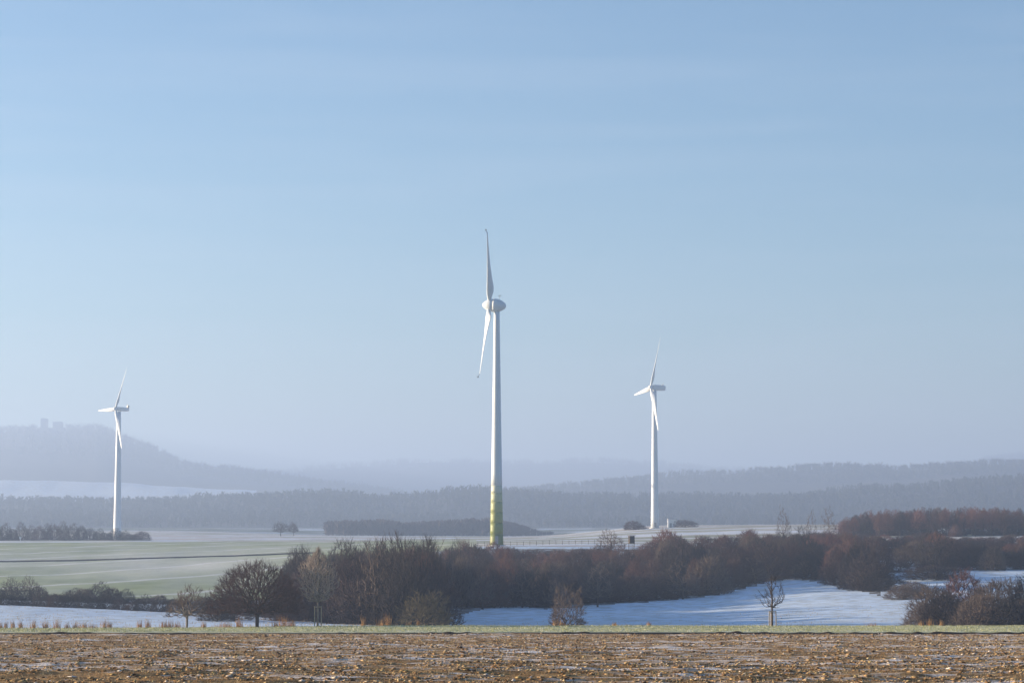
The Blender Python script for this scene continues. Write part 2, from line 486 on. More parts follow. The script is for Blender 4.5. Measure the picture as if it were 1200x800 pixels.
STRUCT = {
    'verge': ('grass_verge', 'verge'), 'meadow': ('snowy_meadow', 'meadow'), 'wheat': ('winter_wheat_field', 'wheat'),
    'thicket_floor': ('thicket_ground', 'wood_floor'), 'far_field': ('snow_field', 'strips'),
    'plain': ('distant_plain', 'plain'), 'hill1': ('wooded_rise', 'hill'), 'hill': ('distant_hills', 'hill'),
    'castle_hill': ('castle_hill', 'hill'), 'distant_snow': ('distant_snow_field', 'snow'),
}
def build_terrain():
    pxs = np.concatenate([np.linspace(-1700, -120, 60)[:-1], np.linspace(-120, 1320, 330), np.linspace(1320, 2900, 60)[1:]])
    Ys = np.concatenate([np.arange(216, 300, 2.5), np.arange(300, 720, 5.0), np.arange(720, 1400, 14.0), np.arange(1400, 2560, 40.0),
                         np.arange(2560, 7000, 68.0), np.arange(7000, 10801, 150.0)])
    PXg, Yg = np.meshgrid(pxs, Ys)
    Xg = X(PXg, Yg)
    Zg = ground_z(Xg, Yg)
    Zg[0] = field_z(Xg[0], Yg[0]) + 0.13
    nr, nc = PXg.shape
    V = np.stack([Xg, Yg, Zg], -1).reshape(-1, 3)
    idx = np.arange(nr * nc).reshape(nr, nc)
    F = np.stack([idx[:-1, :-1], idx[:-1, 1:], idx[1:, 1:], idx[1:, :-1]], -1).reshape(-1, 4)
    cpx = ((PXg[:-1, :-1] + PXg[1:, 1:]) / 2).ravel(); cY = ((Yg[:-1, :-1] + Yg[1:, 1:]) / 2).ravel()
    reg = region(cpx, cY)
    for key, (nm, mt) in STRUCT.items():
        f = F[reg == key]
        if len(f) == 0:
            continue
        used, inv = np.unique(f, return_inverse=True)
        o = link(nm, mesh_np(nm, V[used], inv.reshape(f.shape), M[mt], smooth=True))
        tag(o, kind='structure')
build_terrain()
def field_track():
    # dark sunken lane and bank crossing the wheat field
    px = np.linspace(-300, 372, 90); Yc = 700 + (px - 100) * 0.05
    rows = []
    for dy, dz in ((-2.2, -0.1), (-1.8, 0.28), (1.4, 0.34), (2.2, -0.1)):
        Y = Yc + dy; x = X(px, Y)
        rows.append(np.stack([x, Y, ground_z(x, Y) + dz + 0.12 * fbm(x / 4, Y, 77, 2)], -1))
    V = np.concatenate(rows); n = len(px); i = np.arange(n - 1)
    F = np.concatenate([np.stack([k * n + i, k * n + i + 1, (k + 1) * n + i + 1, (k + 1) * n + i], -1) for k in range(3)])
    tag(link('field_track', mesh_np('field_track', V, F, M['track'])), kind='structure')
field_track()
def verge_shade_edge():
    # ragged edge at the grass, its dark colour painting the furrow's shadow line
    px = np.linspace(-500, 1700, 900)
    rows = []
    for Y, dz, am in ((215.3, -0.22, 0.0), (215.45, -0.06, 0.16), (215.75, 0.06, 0.22), (216.25, 0.06, 0.0)):
        x = X(px, Y)
        rows.append(np.stack([x, Y + 0.2 * (vnoise(x / 0.7, x * 0 + Y, 65) - 0.5), field_z(x, Y) + dz + am * (vnoise(x / 0.8, x * 0 + Y, 66) - 0.5) + am * (vnoise(x / 5, x * 0, 67) - 0.5)], -1))
    V = np.concatenate(rows); n = len(px); i = np.arange(n - 1)
    F = np.concatenate([np.stack([k * n + i, k * n + i + 1, (k + 1) * n + i + 1, (k + 1) * n + i], -1) for k in range(3)])
    tag(link('verge_shade_edge', mesh_np('verge_shade_edge', V, F, M['edge_shade'])), kind='structure')
verge_shade_edge()

def rough_z(x, Y):
    fur = np.sin(2 * np.pi * (Y + 0.05 * x + 0.5 * vnoise(x / 7, Y / 7, 71)) / 1.9) * (0.03 + 0.07 * vnoise(x / 9, Y / 4, 72))
    return fbm(x / 1.6, Y / 0.8, 21, 3) * 0.22 + fbm(x / 6.0, Y / 4.0, 25, 2) * 0.16 + fur
# ploughed field: fine grid in view, coarse around it
def build_field():
    rng = np.random.default_rng(3)
    pxs = np.concatenate([[-1700, -800, -400], np.linspace(-160, 1360, 560), [1600, 2100, 2900]])
    t = np.linspace(0, 1, 620)
    Ys = np.concatenate([1.0 / ((1 - t) / 46.0 + t / 214.0), np.arange(214.2, 216.35, 0.15)])
    PXg, Yg = np.meshgrid(pxs, Ys)
    Xg = X(PXg, Yg)
    rough = rough_z(Xg, Yg)
    edge = np.clip((216.3 - Yg) / 3.0, 0, 1)
    lip = np.clip((Yg - 215.4) / 0.6, 0, 1)
    Zg = field_z(Xg, Yg) + 0.0 * lip + rough * edge - 0.06 * edge - (0.20 + 0.1 * (vnoise(Xg / 2.3, Yg * 0, 61) - 0.5)) * np.exp(-((Yg - 214.9) / 0.6) ** 2)
    nr, nc = PXg.shape
    V = np.stack([Xg, Yg, Zg], -1).reshape(-1, 3)
    idx = np.arange(nr * nc).reshape(nr, nc)
    F = np.stack([idx[:-1, :-1], idx[:-1, 1:], idx[1:, 1:], idx[1:, :-1]], -1).reshape(-1, 4)
    # ground under and behind the camera, joined to the near row
    k = len(V)
    near = V[:nc].copy()
    extra = np.array([[-78, -60, 2.1], [78, -60, 2.1], [-78, 45.9, -1.66], [78, 45.9, -1.66]])
    V = np.vstack([V, extra])
    F = np.vstack([F, [[k, k + 1, k + 3, k + 2]]])
    o = link('ploughed_field', mesh_np('ploughed_field', V, F, M['soil'], smooth=True))
    tag(o, kind='structure')
    # clods
    Vs = []; Fs = []; base = 0
    octa = np.array([[1, 0, 0], [-1, 0, 0], [0, 1, 0], [0, -1, 0], [0, 0, 1], [0, 0, -1]], float)
    of = np.array([[0, 2, 4], [2, 1, 4], [1, 3, 4], [3, 0, 4], [2, 0, 5], [1, 2, 5], [3, 1, 5], [0, 3, 5]])
    for y0, y1, dens, smin, smax in ((47, 90, 66, 0.007, 0.075), (90, 150, 24, 0.011, 0.09), (150, 215, 10.0, 0.018, 0.105)):
        n = int(0.235 * (y1 * y1 - y0 * y0) * dens)
        Y = np.sqrt(rng.uniform(y0 * y0, y1 * y1, n))
        x = rng.uniform(-0.235, 0.235, n) * Y
        keep = (vnoise(x / 2.6, Y / 5.5, 31) + 0.6 * vnoise(x / 0.8, Y / 1.2, 33) > 0.56) & (Y < 214.2)
        x = x[keep]; Y = Y[keep]; n = len(x)
        z = field_z(x, Y) + rough_z(x, Y) - 0.05
        s = smin + (smax - smin) * rng.random(n) ** 4.0
        S = np.stack([s * rng.uniform(0.8, 2.2, n), s * rng.uniform(0.7, 1.6, n), s * rng.uniform(0.3, 0.65, n)], -1)
        jit = rng.uniform(0.65, 1.35, (n, 6, 1))
        a = rng.uniform(0, 2 * np.pi, n); ca, sa = np.cos(a), np.sin(a)
        o_ = octa[None] * jit + rng.uniform(-0.25, 0.25, (n, 6, 3))
        o_ = o_ * S[:, None]
        xx = o_[..., 0] * ca[:, None] - o_[..., 1] * sa[:, None]; yy = o_[..., 0] * sa[:, None] + o_[..., 1] * ca[:, None]
        v = np.stack([xx + x[:, None], yy + Y[:, None], o_[..., 2] + z[:, None]], -1).reshape(-1, 3)
        f = (of[None] + (np.arange(n) * 6)[:, None, None]).reshape(-1, 3) + base
        Vs.append(v); Fs.append(f); base += len(v)
    o = link('soil_clods', mesh_np('soil_clods', np.vstack(Vs), np.vstack(Fs), M['clod']))
    tag(o, 'brown frosted clods of earth strewn over the ploughed foreground field', 'soil', kind='stuff')
    # bits of straw and stubble
    n = 30000
    Y = np.sqrt(rng.uniform(47 ** 2, 200 ** 2, n)); x = rng.uniform(-0.235, 0.235, n) * Y
    o = link('straw_stubble', blades_mesh('straw_stubble', x, Y, field_z(x, Y) + rough_z(x, Y) - 0.06,
             rng.uniform(0.05, 0.16, n), rng.uniform(0.006, 0.014, n), 0.9, rng, M['straw']))
    tag(o, 'tan straw stubble poking out of the ploughed field', 'stubble', kind='stuff')

def blades_mesh(name, x, y, z, h, w, lean, rng, mat):
    """three-sided tapering blades"""
    n = len(x)
    a = rng.uniform(0, 2 * np.pi, n)
    l = rng.uniform(0, lean, n) * h
    la = rng.uniform(0, 2 * np.pi, n)
    b = np.stack([x, y, z], -1)
    V = np.zeros((n, 4, 3))
    for k in range(3):
        V[:, k] = b + np.stack([w * np.cos(a + k * 2.094), w * np.sin(a + k * 2.094), -0.02 * np.ones(n)], -1)
    V[:, 3] = b + np.stack([l * np.cos(la), l * np.sin(la), h], -1)
    f = np.array([[0, 1, 3], [1, 2, 3], [2, 0, 3]])
    F = (f[None] + (np.arange(n) * 4)[:, None, None]).reshape(-1, 3)
    return mesh_np(name, V.reshape(-1, 3), F, mat)
build_field()

def build_verge_grass():
    rng = np.random.default_rng(8)
    n = 52000
    Y = np.sqrt(rng.uniform(216 ** 2, 263 ** 2, n)); x = rng.uniform(-0.23, 0.23, n) * Y
    keep = vnoise(x / 1.5, Y / 1.5, 40) + 0.5 * vnoise(x / 6, Y / 4, 41) > 0.45
    x = x[keep]; Y = Y[keep]; n = len(x)
    h = rng.uniform(0.04, 0.13, n) * (0.7 + vnoise(x / 2, Y / 2, 43))
    o = link('verge_grass', blades_mesh('verge_grass', x, Y, ground_z(x, Y), h, rng.uniform(0.015, 0.04, n), 0.8, rng, M['grass']))
    tag(o, 'short frosted green grass on the strip beyond the ploughed field', 'grass', kind='stuff')
    n = 9000
    px = rng.uniform(-60, 1260, n); Y = rng.uniform(262, 420, n)
    keep = (vnoise(px / 25, Y / 9, 45) > 0.5)
    px = px[keep]; Y = Y[keep]; x = X(px, Y); n = len(x)
    o = link('meadow_grass', blades_mesh('meadow_grass', x, Y, ground_z(x, Y), rng.uniform(0.08, 0.3, n), rng.uniform(0.02, 0.05, n), 0.9, rng, M['straw']))
    tag(o, 'pale dead grass blades poking through the snow of the meadow', 'grass', kind='stuff')
build_verge_grass()

# ------------------------------------------------------------------ bare trees and shrubs
def grow(seed, targets, trunk, tip=0.012, power=0.42, bias=0.45, twigs=4, twig_len=0.45, up=0.5, thick=0.05, twig_r=0.012, rmax=None):
    """a bare tree: every target point grows from the nearest older node; returns (trunk mesh arrays, crown mesh arrays)"""
    rng = np.random.default_rng(seed)
    base = np.array(trunk, float)
    nodes = list(base); par = [-1] + list(range(len(base) - 1))
    plen = [0.0]
    for k in range(1, len(base)):
        plen.append(plen[-1] + np.linalg.norm(base[k] - base[k - 1]))
    root = base[min(2, len(base) - 1)]
    T = targets[np.argsort(np.linalg.norm(targets - base[0], axis=1))]
    n0 = len(base)
    Pn = np.zeros((n0 + len(T), 3)); Pn[:n0] = base
    L = np.zeros(n0 + len(T)); L[:n0] = plen
    par = np.concatenate([par, np.zeros(len(T), int)]).astype(int)
    start = max(0, n0 - max(1, n0 // 2))
    for k in range(len(T)):
        c = n0 + k
        d = np.linalg.norm(Pn[start:c] - T[k], axis=1)
        cost = d * (1 + 0.5 * d) + bias * L[start:c]
        seg = (T[k] - Pn[start:c]) / (d[:, None] + 1e-6)
        ur = T[k] - root; ur = ur / (np.linalg.norm(ur) + 1e-6)
        cost = cost + 2.2 * d * (1 - seg @ ur) + 0.6 * np.maximum(0, Pn[start:c, 2] - T[k, 2])
        j = int(np.argmin(cost)) + start
        par[c] = j; Pn[c] = T[k]; L[c] = L[j] + d[j - start]
    cnt = np.ones(len(Pn))
    for c in range(len(Pn) - 1, 0, -1):
        cnt[par[c]] += cnt[c]
    R = tip * cnt ** power
    if rmax:
        R = np.minimum(R, rmax)
    c = np.arange(1, len(Pn)); p = par[1:]
    p0, p1, ra, rb = Pn[p], Pn[c], np.minimum(R[p], R[c] * 1.5), R[c]
    # fine twigs
    leaf = np.where(cnt <= 3)[0]
    leaf = leaf[leaf >= n0]
    src = np.repeat(leaf, twigs)
    d = Pn[src] - Pn[par[src]]
    d /= np.linalg.norm(d, axis=1)[:, None] + 1e-6
    d = d + rng.normal(0, 0.55, d.shape); d[:, 2] += up
    d /= np.linalg.norm(d, axis=1)[:, None] + 1e-6
    t0 = Pn[src] - (Pn[src] - Pn[par[src]]) * rng.random((len(src), 1)) * 0.8
    t1 = t0 + d * (twig_len * rng.uniform(0.4, 1.3, (len(src), 1)))
    big = rb > thick
    tr = prisms(p0[big], p1[big], ra[big], rb[big], 5)
    sm = prisms(p0[~big], p1[~big], ra[~big], rb[~big], 3)
    tw = prisms(t0, t1, np.full(len(src), twig_r), np.full(len(src), twig_r * 0.45), 3)
    cr = (np.vstack([sm[0], tw[0]]), np.vstack([sm[1], tw[1] + len(sm[0])]))
    return tr, cr
def prisms(p0, p1, r0, r1, n):
    m = len(p0)
    if m == 0:
        return np.zeros((0, 3)), np.zeros((0, 4), int)
    d = p1 - p0
    d /= np.linalg.norm(d, axis=1)[:, None] + 1e-9
    ref = np.where(np.abs(d[:, 2:3]) > 0.9, [[1., 0, 0]], [[0, 0, 1.]])
    a = np.cross(d, ref); a /= np.linalg.norm(a, axis=1)[:, None] + 1e-9
    b = np.cross(d, a)
    t = np.arange(n) * 2 * np.pi / n
    ring = a[:, None] * np.cos(t)[None, :, None] + b[:, None] * np.sin(t)[None, :, None]
    V = np.concatenate([p0[:, None] + ring * r0[:, None, None], p1[:, None] + ring * r1[:, None, None]], 1).reshape(-1, 3)
    k = np.arange(n); k2 = (k + 1) % n
    f = np.stack([k, k2, n + k2, n + k], -1)
    F = (f[None] + (np.arange(m) * 2 * n)[:, None, None]).reshape(-1, 4)
    return V, F

def dome(rng, n, w, h, z0=0.0, shell=0.40, lumps=9, flat=0.0):
    """points in a lumpy dome of width w and height h starting at z0"""
    out = []
    lc = rng.normal(0, 1, (lumps, 3)); lc[:, 2] = np.abs(lc[:, 2]); lc /= np.linalg.norm(lc, axis=1)[:, None]
    la = rng.uniform(-0.36, 0.22, lumps)
    while len(out) < n:
        d = rng.normal(0, 1, 3); d[2] = abs(d[2]) - flat; d /= np.linalg.norm(d)
        r = rng.random() ** (1 / 3.0)
        if rng.random() < shell:
            r = 0.72 + 0.28 * rng.random()
        r *= 1 + float(np.sum(la * np.exp(6 * (lc @ d - 1))))
        z = d[2] * r * h
        if z < -0.02:
            continue
        out.append((d[0] * r * w / 2, d[1] * r * w / 2, z0 + z * (1 - z0 / (h + 1e-6)) if z0 else z))
    return np.array(out)

def tree_meshes(name, seed, targets, trunk, mat_crown, mat_trunk, **kw):
    tr, cr = grow(seed, targets, trunk, **kw)
    return (mesh_np('trunk', tr[0], tr[1], mat_trunk, smooth=True) if len(tr[0]) else None,
            mesh_np('crown', cr[0], cr[1], mat_crown))
def make_plant(name, meshes, loc, rz=0.0, s=(1, 1, 1), stem='trunk', crown_mat=None):
    e = empty(name, loc, rz)
    e.scale = s
    if meshes[0] is not None:
        link(stem, meshes[0], e)
    link('crown', meshes[1], e)
    return e

# --- prototypes: 6 m wide, 5 m high shrubs
SHRUB = {}
def shrub_proto(key, seed, mat, n=900, w=6.0, h=5.0, twigs=5, **kw):
    rng = np.random.default_rng(seed)
    T = dome(rng, n, w, h)
    tr, cr = [], []
    k = 3
    # several stems rising from one root
    base = [(0, 0, -0.25), (0, 0, 0.12)]
    args = dict(tip=0.014, power=0.36, bias=0.35, twigs=twigs, twig_len=0.68, up=0.5, thick=0.045, twig_r=0.017, rmax=0.10)
    args.update(kw)
    SHRUB[key] = tree_meshes('shrub', seed, T, base, M[mat], M['bark'], **args)
for i in range(4):
    shrub_proto('belt%d' % i, 100 + i, 'twig_belt', w=6 + 0.5 * (i % 2))
shrub_proto('red', 120, 'twig_red', n=950)
shrub_proto('rust', 121, 'twig_rust', n=950)
shrub_proto('grey', 122, 'twig_grey', n=900)
shrub_proto('olive', 124, 'twig_olive', n=900)
shrub_proto('dark', 123, 'twig_dark', n=900)

# --- taller woodland trees: trunk and upright crown, 10 m
WOOD = {}
def wood_proto(key, seed, mat, h=10.0, w=5.0, z0=2.0, n=640, twigs=5, bark='bark', **kw):
    rng = np.random.default_rng(seed)
    T = dome(rng, n, w, h - z0, 0, 0.45)
    # rounded underside
    T[:, 2] = T[:, 2] + z0 + np.maximum(0, np.hypot(T[:, 0], T[:, 1]) / (w / 2) - 0.2) * 0.9 * np.clip(1 - T[:, 2] / (h - z0), 0, 1)
    trunk = [(0, 0, -0.3), (0.03, 0, z0 * 0.5), (0, 0.04, z0), (0.05, 0, z0 + (h - z0) * 0.3), (0, 0, z0 + (h - z0) * 0.6)]
    args = dict(tip=0.016, power=0.36, bias=0.25, twigs=twigs, twig_len=0.6, up=0.6, thick=0.06, twig_r=0.018, rmax=0.17)
    args.update(kw)
    WOOD[key] = tree_meshes('tree', seed, T, trunk, M[mat], M[bark], **args)
for i in range(3):
    wood_proto('wood%d' % i, 200 + i, 'twig_red' if i != 1 else 'twig_belt')
wood_proto('round', 210, 'twig_dark', h=8.5, w=8.0, z0=2.0, n=700)
wood_proto('thin', 211, 'twig_grey', h=8.0, w=4.0, z0=1.6, n=260, twigs=4)
wood_proto('fan', 212, 'twig_grey', h=6.0, w=6.5, z0=0.8, n=260, twigs=5)

rnd = random.Random(11)
def plant(name, proto, px, Y, h, w, label, cat, group=None, py=None, stem='trunk', ph=5.0, pw=6.0, rz=None, dy=0.0):
    x = X(px, Y)
    z = gz(x, Y) - 0.05 + dy
    sx = w / pw; sz = h / ph
    e = make_plant(name, proto, (x, Y, z), rnd.uniform(0, 6.28) if rz is None else rz, (sx, sx, sz), stem)
    tag(e, label, cat, group)
    return e
def h_for(px, Y, top):
    """height in metres so that the top shows at row top"""
    x = X(px, Y)
    return float(EYE + Y * tan_of(top)) - gz(x, Y)
def mpp(Y):
    return Y / FPX

# ------------------------------------------------------------------ wind turbines
def blade_mesh(R, root_r, chord, pitch=0.0, hook=0.0):
    """blade along +Z, chord along Y, thin in X"""
    mb = MB(); rings = []
    n = 14
    ss = [0.0, 0.03, 0.07, 0.12, 0.18, 0.25, 0.35, 0.5, 0.65, 0.8, 0.9, 0.96, 0.99, 1.0]
    for s in ss:
        z = root_r + s * (R - root_r)
        blend = min(1, max(0, (s - 0.02) / 0.14)); blend = blend * blend * (3 - 2 * blend)
        c_aero = chord * (1 - 0.80 * max(0, (s - 0.16)) / 0.84)
        if s > 0.97:
            c_aero *= max(0.3, 1 - (s - 0.97) / 0.045)
        d_root = chord * 0.42
        c = d_root * (1 - blend) + c_aero * blend
        th = d_root * (1 - blend) + c_aero * (0.30 - 0.16 * s) * blend
        tw = -(rad(52) * (1 - s) ** 3 + pitch)
        ring = []
        for k in range(n):
            a = 2 * math.pi * k / n
            yy = math.cos(a) * c / 2 - blend * c * 0.18
            xx = math.sin(a) * th / 2 * (1 - 0.45 * blend * (-math.cos(a)) * 0.8)
            x2 = xx * math.cos(tw) - yy * math.sin(tw); y2 = xx * math.sin(tw) + yy * math.cos(tw)
            ring.append((x2 + (hook * max(0, (s - 0.965) / 0.035)), y2, z))
        rings.append(ring)
    mb.rings(rings)
    return mb
def lathe_x(mb, prof, n=24, sy=1.0, sz=1.0, zoff=0.0):
    rings = []
    for x, r in prof:
        rings.append([(x, r * sy * math.cos(2 * math.pi * k / n), zoff + r * sz * math.sin(2 * math.pi * k / n)) for k in range(n)])
    mb.rings(rings)
def turbine(label, px, Y, base_y, hub_y, R, psi, alphas, style, r_bot, r_top):
    base = P(px, base_y, Y); hub = P(px, hub_y, Y)
    H = hub.z - base.z
    base.z = min(base.z, gz(base.x, Y) + 0.02)
    H = hub.z - base.z
    t = empty('wind_turbine', base)
    # tower
    def tower_piece(name, z0, z1, mat, parent, seg=6):
        mb = MB(); rings = []
        for i in range(seg + 1):
            z = z0 + (z1 - z0) * i / seg; q = z / (H - 1.2)
            r = r_bot + (r_top - r_bot) * (q ** 0.85)
            rings.append([(r * math.cos(2 * math.pi * k / 32), r * math.sin(2 * math.pi * k / 32), z) for k in range(32)])
        mb.rings(rings)
        return mb.build(name, mat, parent, smooth=False)
    top = H - 1.2
    if style == 'egg':
        zb = [0.0, 3.2, 6.2, 9.2, 12.0, 14.4, 16.4]
        for i in range(6):
            o = tower_piece('tower_band', zb[i], zb[i + 1], M['green%d' % i], t, 3)
            for p in o.data.polygons: p.use_smooth = len(p.vertices) == 4
            o['label'] = ['dark green lowest band of the tower', 'green second band of the tower', 'mid green third band of the tower', 'light green fourth band of the tower', 'pale yellow green fifth band of the tower', 'faint cream green top band of the tower'][i]
        z0 = 16.4
    else:
        z0 = 0.0
    tw = tower_piece('tower', z0, top, M['white'], t, 14)
    for p in tw.data.polygons: p.use_smooth = len(p.vertices) == 4
    # flange rings between tower sections
    if style != 'egg':
        for q in (0.34, 0.68):
            z = top * q; r = r_bot + (r_top - r_bot) * (q ** 0.85) + 0.03
            mb = MB(); mb.tube((0, 0, z - 0.12), (0, 0, z + 0.12), r, r, 32)
            mb.build('flange', M['white'], tw)
    mb = MB(); mb.box((0, -r_bot - 0.02, 1.6), (0.9, 0.25, 2.1)); mb.build('door', M['metal'], t)
    mb = MB(); mb.tube((0, 0, -0.6), (0, 0, 0.25), r_bot + 0.7, r_bot + 0.6, 32); mb.build('foundation', M['plaster'], t)
    # head frame: X along the rotor axis
    tilt = rad(3.5)
    n = Vector((-math.cos(psi), -math.sin(psi), 0))
    zup = Vector((0, 0, 1))
    s = Vector((math.sin(psi), -math.cos(psi), 0))
    nt_ = (n * math.cos(tilt) + zup * math.sin(tilt)).normalized()
    tt = (zup * math.cos(tilt) - n * math.sin(tilt)).normalized()
    sv = tt.cross(nt_)
    def frame(o, rot=None):
        mm = Matrix((nt_, sv, tt)).transposed().to_4x4()
        mm.translation = Vector((0, 0, H))
        o.matrix_local = mm if rot is None else mm @ rot
    if style == 'egg':
        nx = 2.0
        mb = MB()
        lathe_x(mb, [(-2.6, 0.05), (-2.55, 0.34), (-2.3, 0.74), (-1.8, 1.15), (-1.0, 1.56), (-0.2, 1.80), (0.5, 1.88), (1.0, 1.85), (1.04, 1.6)], 28)
        nac = mb.build('nacelle', M['white'], t, True); frame(nac)
        mb = MB()
        lathe_x(mb, [(1.08, 1.5), (1.1, 1.80), (1.8, 1.74), (2.5, 1.52), (3.1, 1.16), (3.6, 0.78), (3.9, 0.42), (4.02, 0.06)], 28)
        sp = mb.build('spinner', M['white'], t, True); frame(sp)
        mb = MB()
        mb.tube((-0.6, 0.2, 1.4), (-0.6, 0.2, 3.0), 0.06, 0.05, 6); mb.tube((-1.0, 0.2, 2.7), (-0.2, 0.2, 2.7), 0.05, 0.05, 6); mb.box((-1.0, 0.2, 2.85), (0.16, 0.16, 0.3))
        an = mb.build('wind_vane', M['metal'], t); frame(an)
        chord, root = 2.5, 1.2
    else:
        nx = 1.75
        mb = MB(); rings = []
        ln = 5.4 if style == 'box' else 5.2
        hh = 1.3 if style == 'box' else 0.95
        for x, ry, rz, zo in ((-ln, 0.55, hh * 0.62, 0.12), (-ln + 0.25, 0.85, hh * 0.86, 0.1), (-3.2, 1.15, hh, 0.05), (-0.5, 1.2, hh * 1.02, 0), (0.6, 1.1, hh * 0.95, 0), (0.95, 0.85, hh * 0.75, 0)):
            rings.append([(x, ry * math.copysign(abs(math.cos(a)) ** 0.45, math.cos(a)), zo + rz * math.copysign(abs(math.sin(a)) ** 0.45, math.sin(a)))
                          for a in [2 * math.pi * (k + 0.5) / 20 for k in range(20)]])
        mb.rings(rings)
        nac = mb.build('nacelle', M['white'], t, False); frame(nac)
        mb = MB()
        if style == 'cooler':
            mb.box((-ln + 0.5, 0, 1.5), (0.7, 1.5, 1.3))
        else:
            mb.box((-ln + 1.5, 0, 1.5), (0.5, 0.9, 0.35))
        ck = mb.build('cooler', M['metal'], t); frame(ck)
        mb = MB()
        lathe_x(mb, [(1.0, 0.8), (1.05, 1.05), (1.75, 1.15), (2.35, 0.95), (2.75, 0.55), (2.9, 0.06)], 20)
        sp = mb.build('spinner', M['white'], t, True); frame(sp)
        mb = MB(); mb.tube((-ln + 1.0, 0.3, 1.0), (-ln + 1.0, 0.3, 2.6), 0.05, 0.04, 6); mb.box((-ln + 1.0, 0.3, 2.6), (0.5, 0.08, 0.08))
        an = mb.build('wind_vane', M['metal'], t); frame(an)
        chord, root = 2.3, 0.7
    for i, al in enumerate(alphas):
        mb = blade_mesh(R, root, chord, pitch=rad(14) if style == 'egg' else rad(20), hook=0.55 if style == 'egg' else 0.0)
        bl = mb.build('blade', M['white'], t, True)
        # rotate +Z towards the in-plane direction: tt cos + sv' sin   (sv' points to the camera's right)
        sgn = 1.0 if sv.dot(s) > 0 else -1.0
        rot = Matrix.Translation((nx, 0, 0)) @ Matrix.Rotation(-sgn * al, 4, 'X')
        frame(bl, rot)
        if style == 'egg':
            mb = MB(); mb.box((0.3, -0.1, R + 0.02), (0.32, 0.24, 0.3))
            tp = mb.build('blade_tip', M['tip'], bl)
        mb = MB(); mb.tube((0, 0, root - 0.25), (0, 0, root + 0.12), chord * 0.26, chord * 0.25, 16)
        mb.build('blade_collar', M['metal'], bl)
    tag(t, label, 'wind turbine', 'wind turbines on the plain')
    return t
turbine('tallest wind turbine with green banded tower foot and egg shaped nacelle', 582, 660, 639, 358, 22.9, rad(-8.0), [rad(33), rad(153), rad(273)], 'egg', 1.85, 0.78)
turbine('white wind turbine on the left in front of the castle hill', 137.3, 1180, 633, 479, 23.0, rad(31), [rad(30), rad(150), rad(270)], 'cooler', 2.05, 1.05)
turbine('white wind turbine on the right rising between two dark bushes', 767.5, 1130, 617, 454, 25.5, rad(14.6), [rad(25), rad(145), rad(265)], 'box', 1.95, 1.0)

# ------------------------------------------------------------------ trees standing on the verge
def special_tree(name, label, px, Y, top, width_px, z0, n, mat, bark, seed, twigs=5, cat='tree', shell=0.35, shape='dome', base_dy=0.0, **kw):
    x = X(px, Y); zg = gz(x, Y)
    h = h_for(px, Y, top) * (1.07 if shape == 'dome' else 1.0); w = width_px * mpp(Y)
    rng = np.random.default_rng(seed)
    if shape == 'dome':
        T = dome(rng, n, w, h - z0, 0, shell)
        if cat == 'shrub':
            T = T * (1 + 0.5 * (vnoise(T[:, 0] * 1.3 + 7 * seed, T[:, 1] * 1.3 + T[:, 2], seed) - 0.5))[:, None] + np.array([0.25, 0, 0]) * T[:, 2:3] * (0.4 if seed % 2 else -0.3)
        q = np.hypot(T[:, 0], T[:, 1]) / (w / 2)
        T[:, 2] = T[:, 2] + z0 - 0.25 * z0 * np.clip(q - 0.5, 0, 1) * np.clip(1 - T[:, 2] / (h - z0), 0, 1)
        trunk = [(0, 0, -0.3), (0.02, 0, z0 * 0.5), (0, 0.03, z0 * 0.92), (0.02, 0.0, z0 * 1.1)]
    else:
        T = []
        while len(T) < n:
            z = rng.random(); prof = math.sin(math.pi * min(1, z * 0.92 + 0.10)) ** 0.8
            a = rng.uniform(0, 6.283); r = math.sqrt(rng.random()) * prof
            T.append((math.cos(a) * r * w / 2, math.sin(a) * r * w / 2, z0 + z * (h - z0)))
        T = np.array(T)
        trunk = [(0, 0, -0.3), (0.02, 0.01, z0 * 0.5), (0, 0.0, z0), (0.03, 0.02, z0 + (h - z0) * 0.3), (-0.03, 0, z0 + (h - z0) * 0.6), (0, 0, z0 + (h - z0) * 0.85)]
    args = dict(tip=0.010, power=0.40, bias=0.3, twigs=twigs, twig_len=0.42, up=0.5, thick=0.035, twig_r=0.008)
    args.update(kw)
    me = tree_meshes(name, seed, T, trunk, M[mat], M[bark], **args)
    e = make_plant(name, me, (x, Y, zg + base_dy))
    tag(e, label, cat)
    return e
special_tree('round_tree', 'broad round bare tree with dense dark reddish twigs and short trunk on the verge', 302, 256, 662, 118, 1.5, 2600, 'twig_round', 'bark', 301, rmax=0.20, power=0.36, twig_len=0.6, twig_r=0.013, twigs=5, tip=0.014)
special_tree('fruit_tree', 'small spreading bare tree with open crown left of the big round tree', 220, 258, 680, 58, 1.2, 420, 'twig_grey', 'bark_pale', 302, rmax=0.13, twig_r=0.014, tip=0.014)
def staked_tree(label, px, Y, top, w_px, z0, n, stake_h, dx, seed, mat, bark, twigs):
    t = special_tree('staked_tree', label, px, Y, top, w_px, z0, n, mat, bark, seed, twigs=twigs, shape='oval', up=0.9, rmax=0.10, bias=0.10, twig_r=0.013, tip=0.014)
    return t
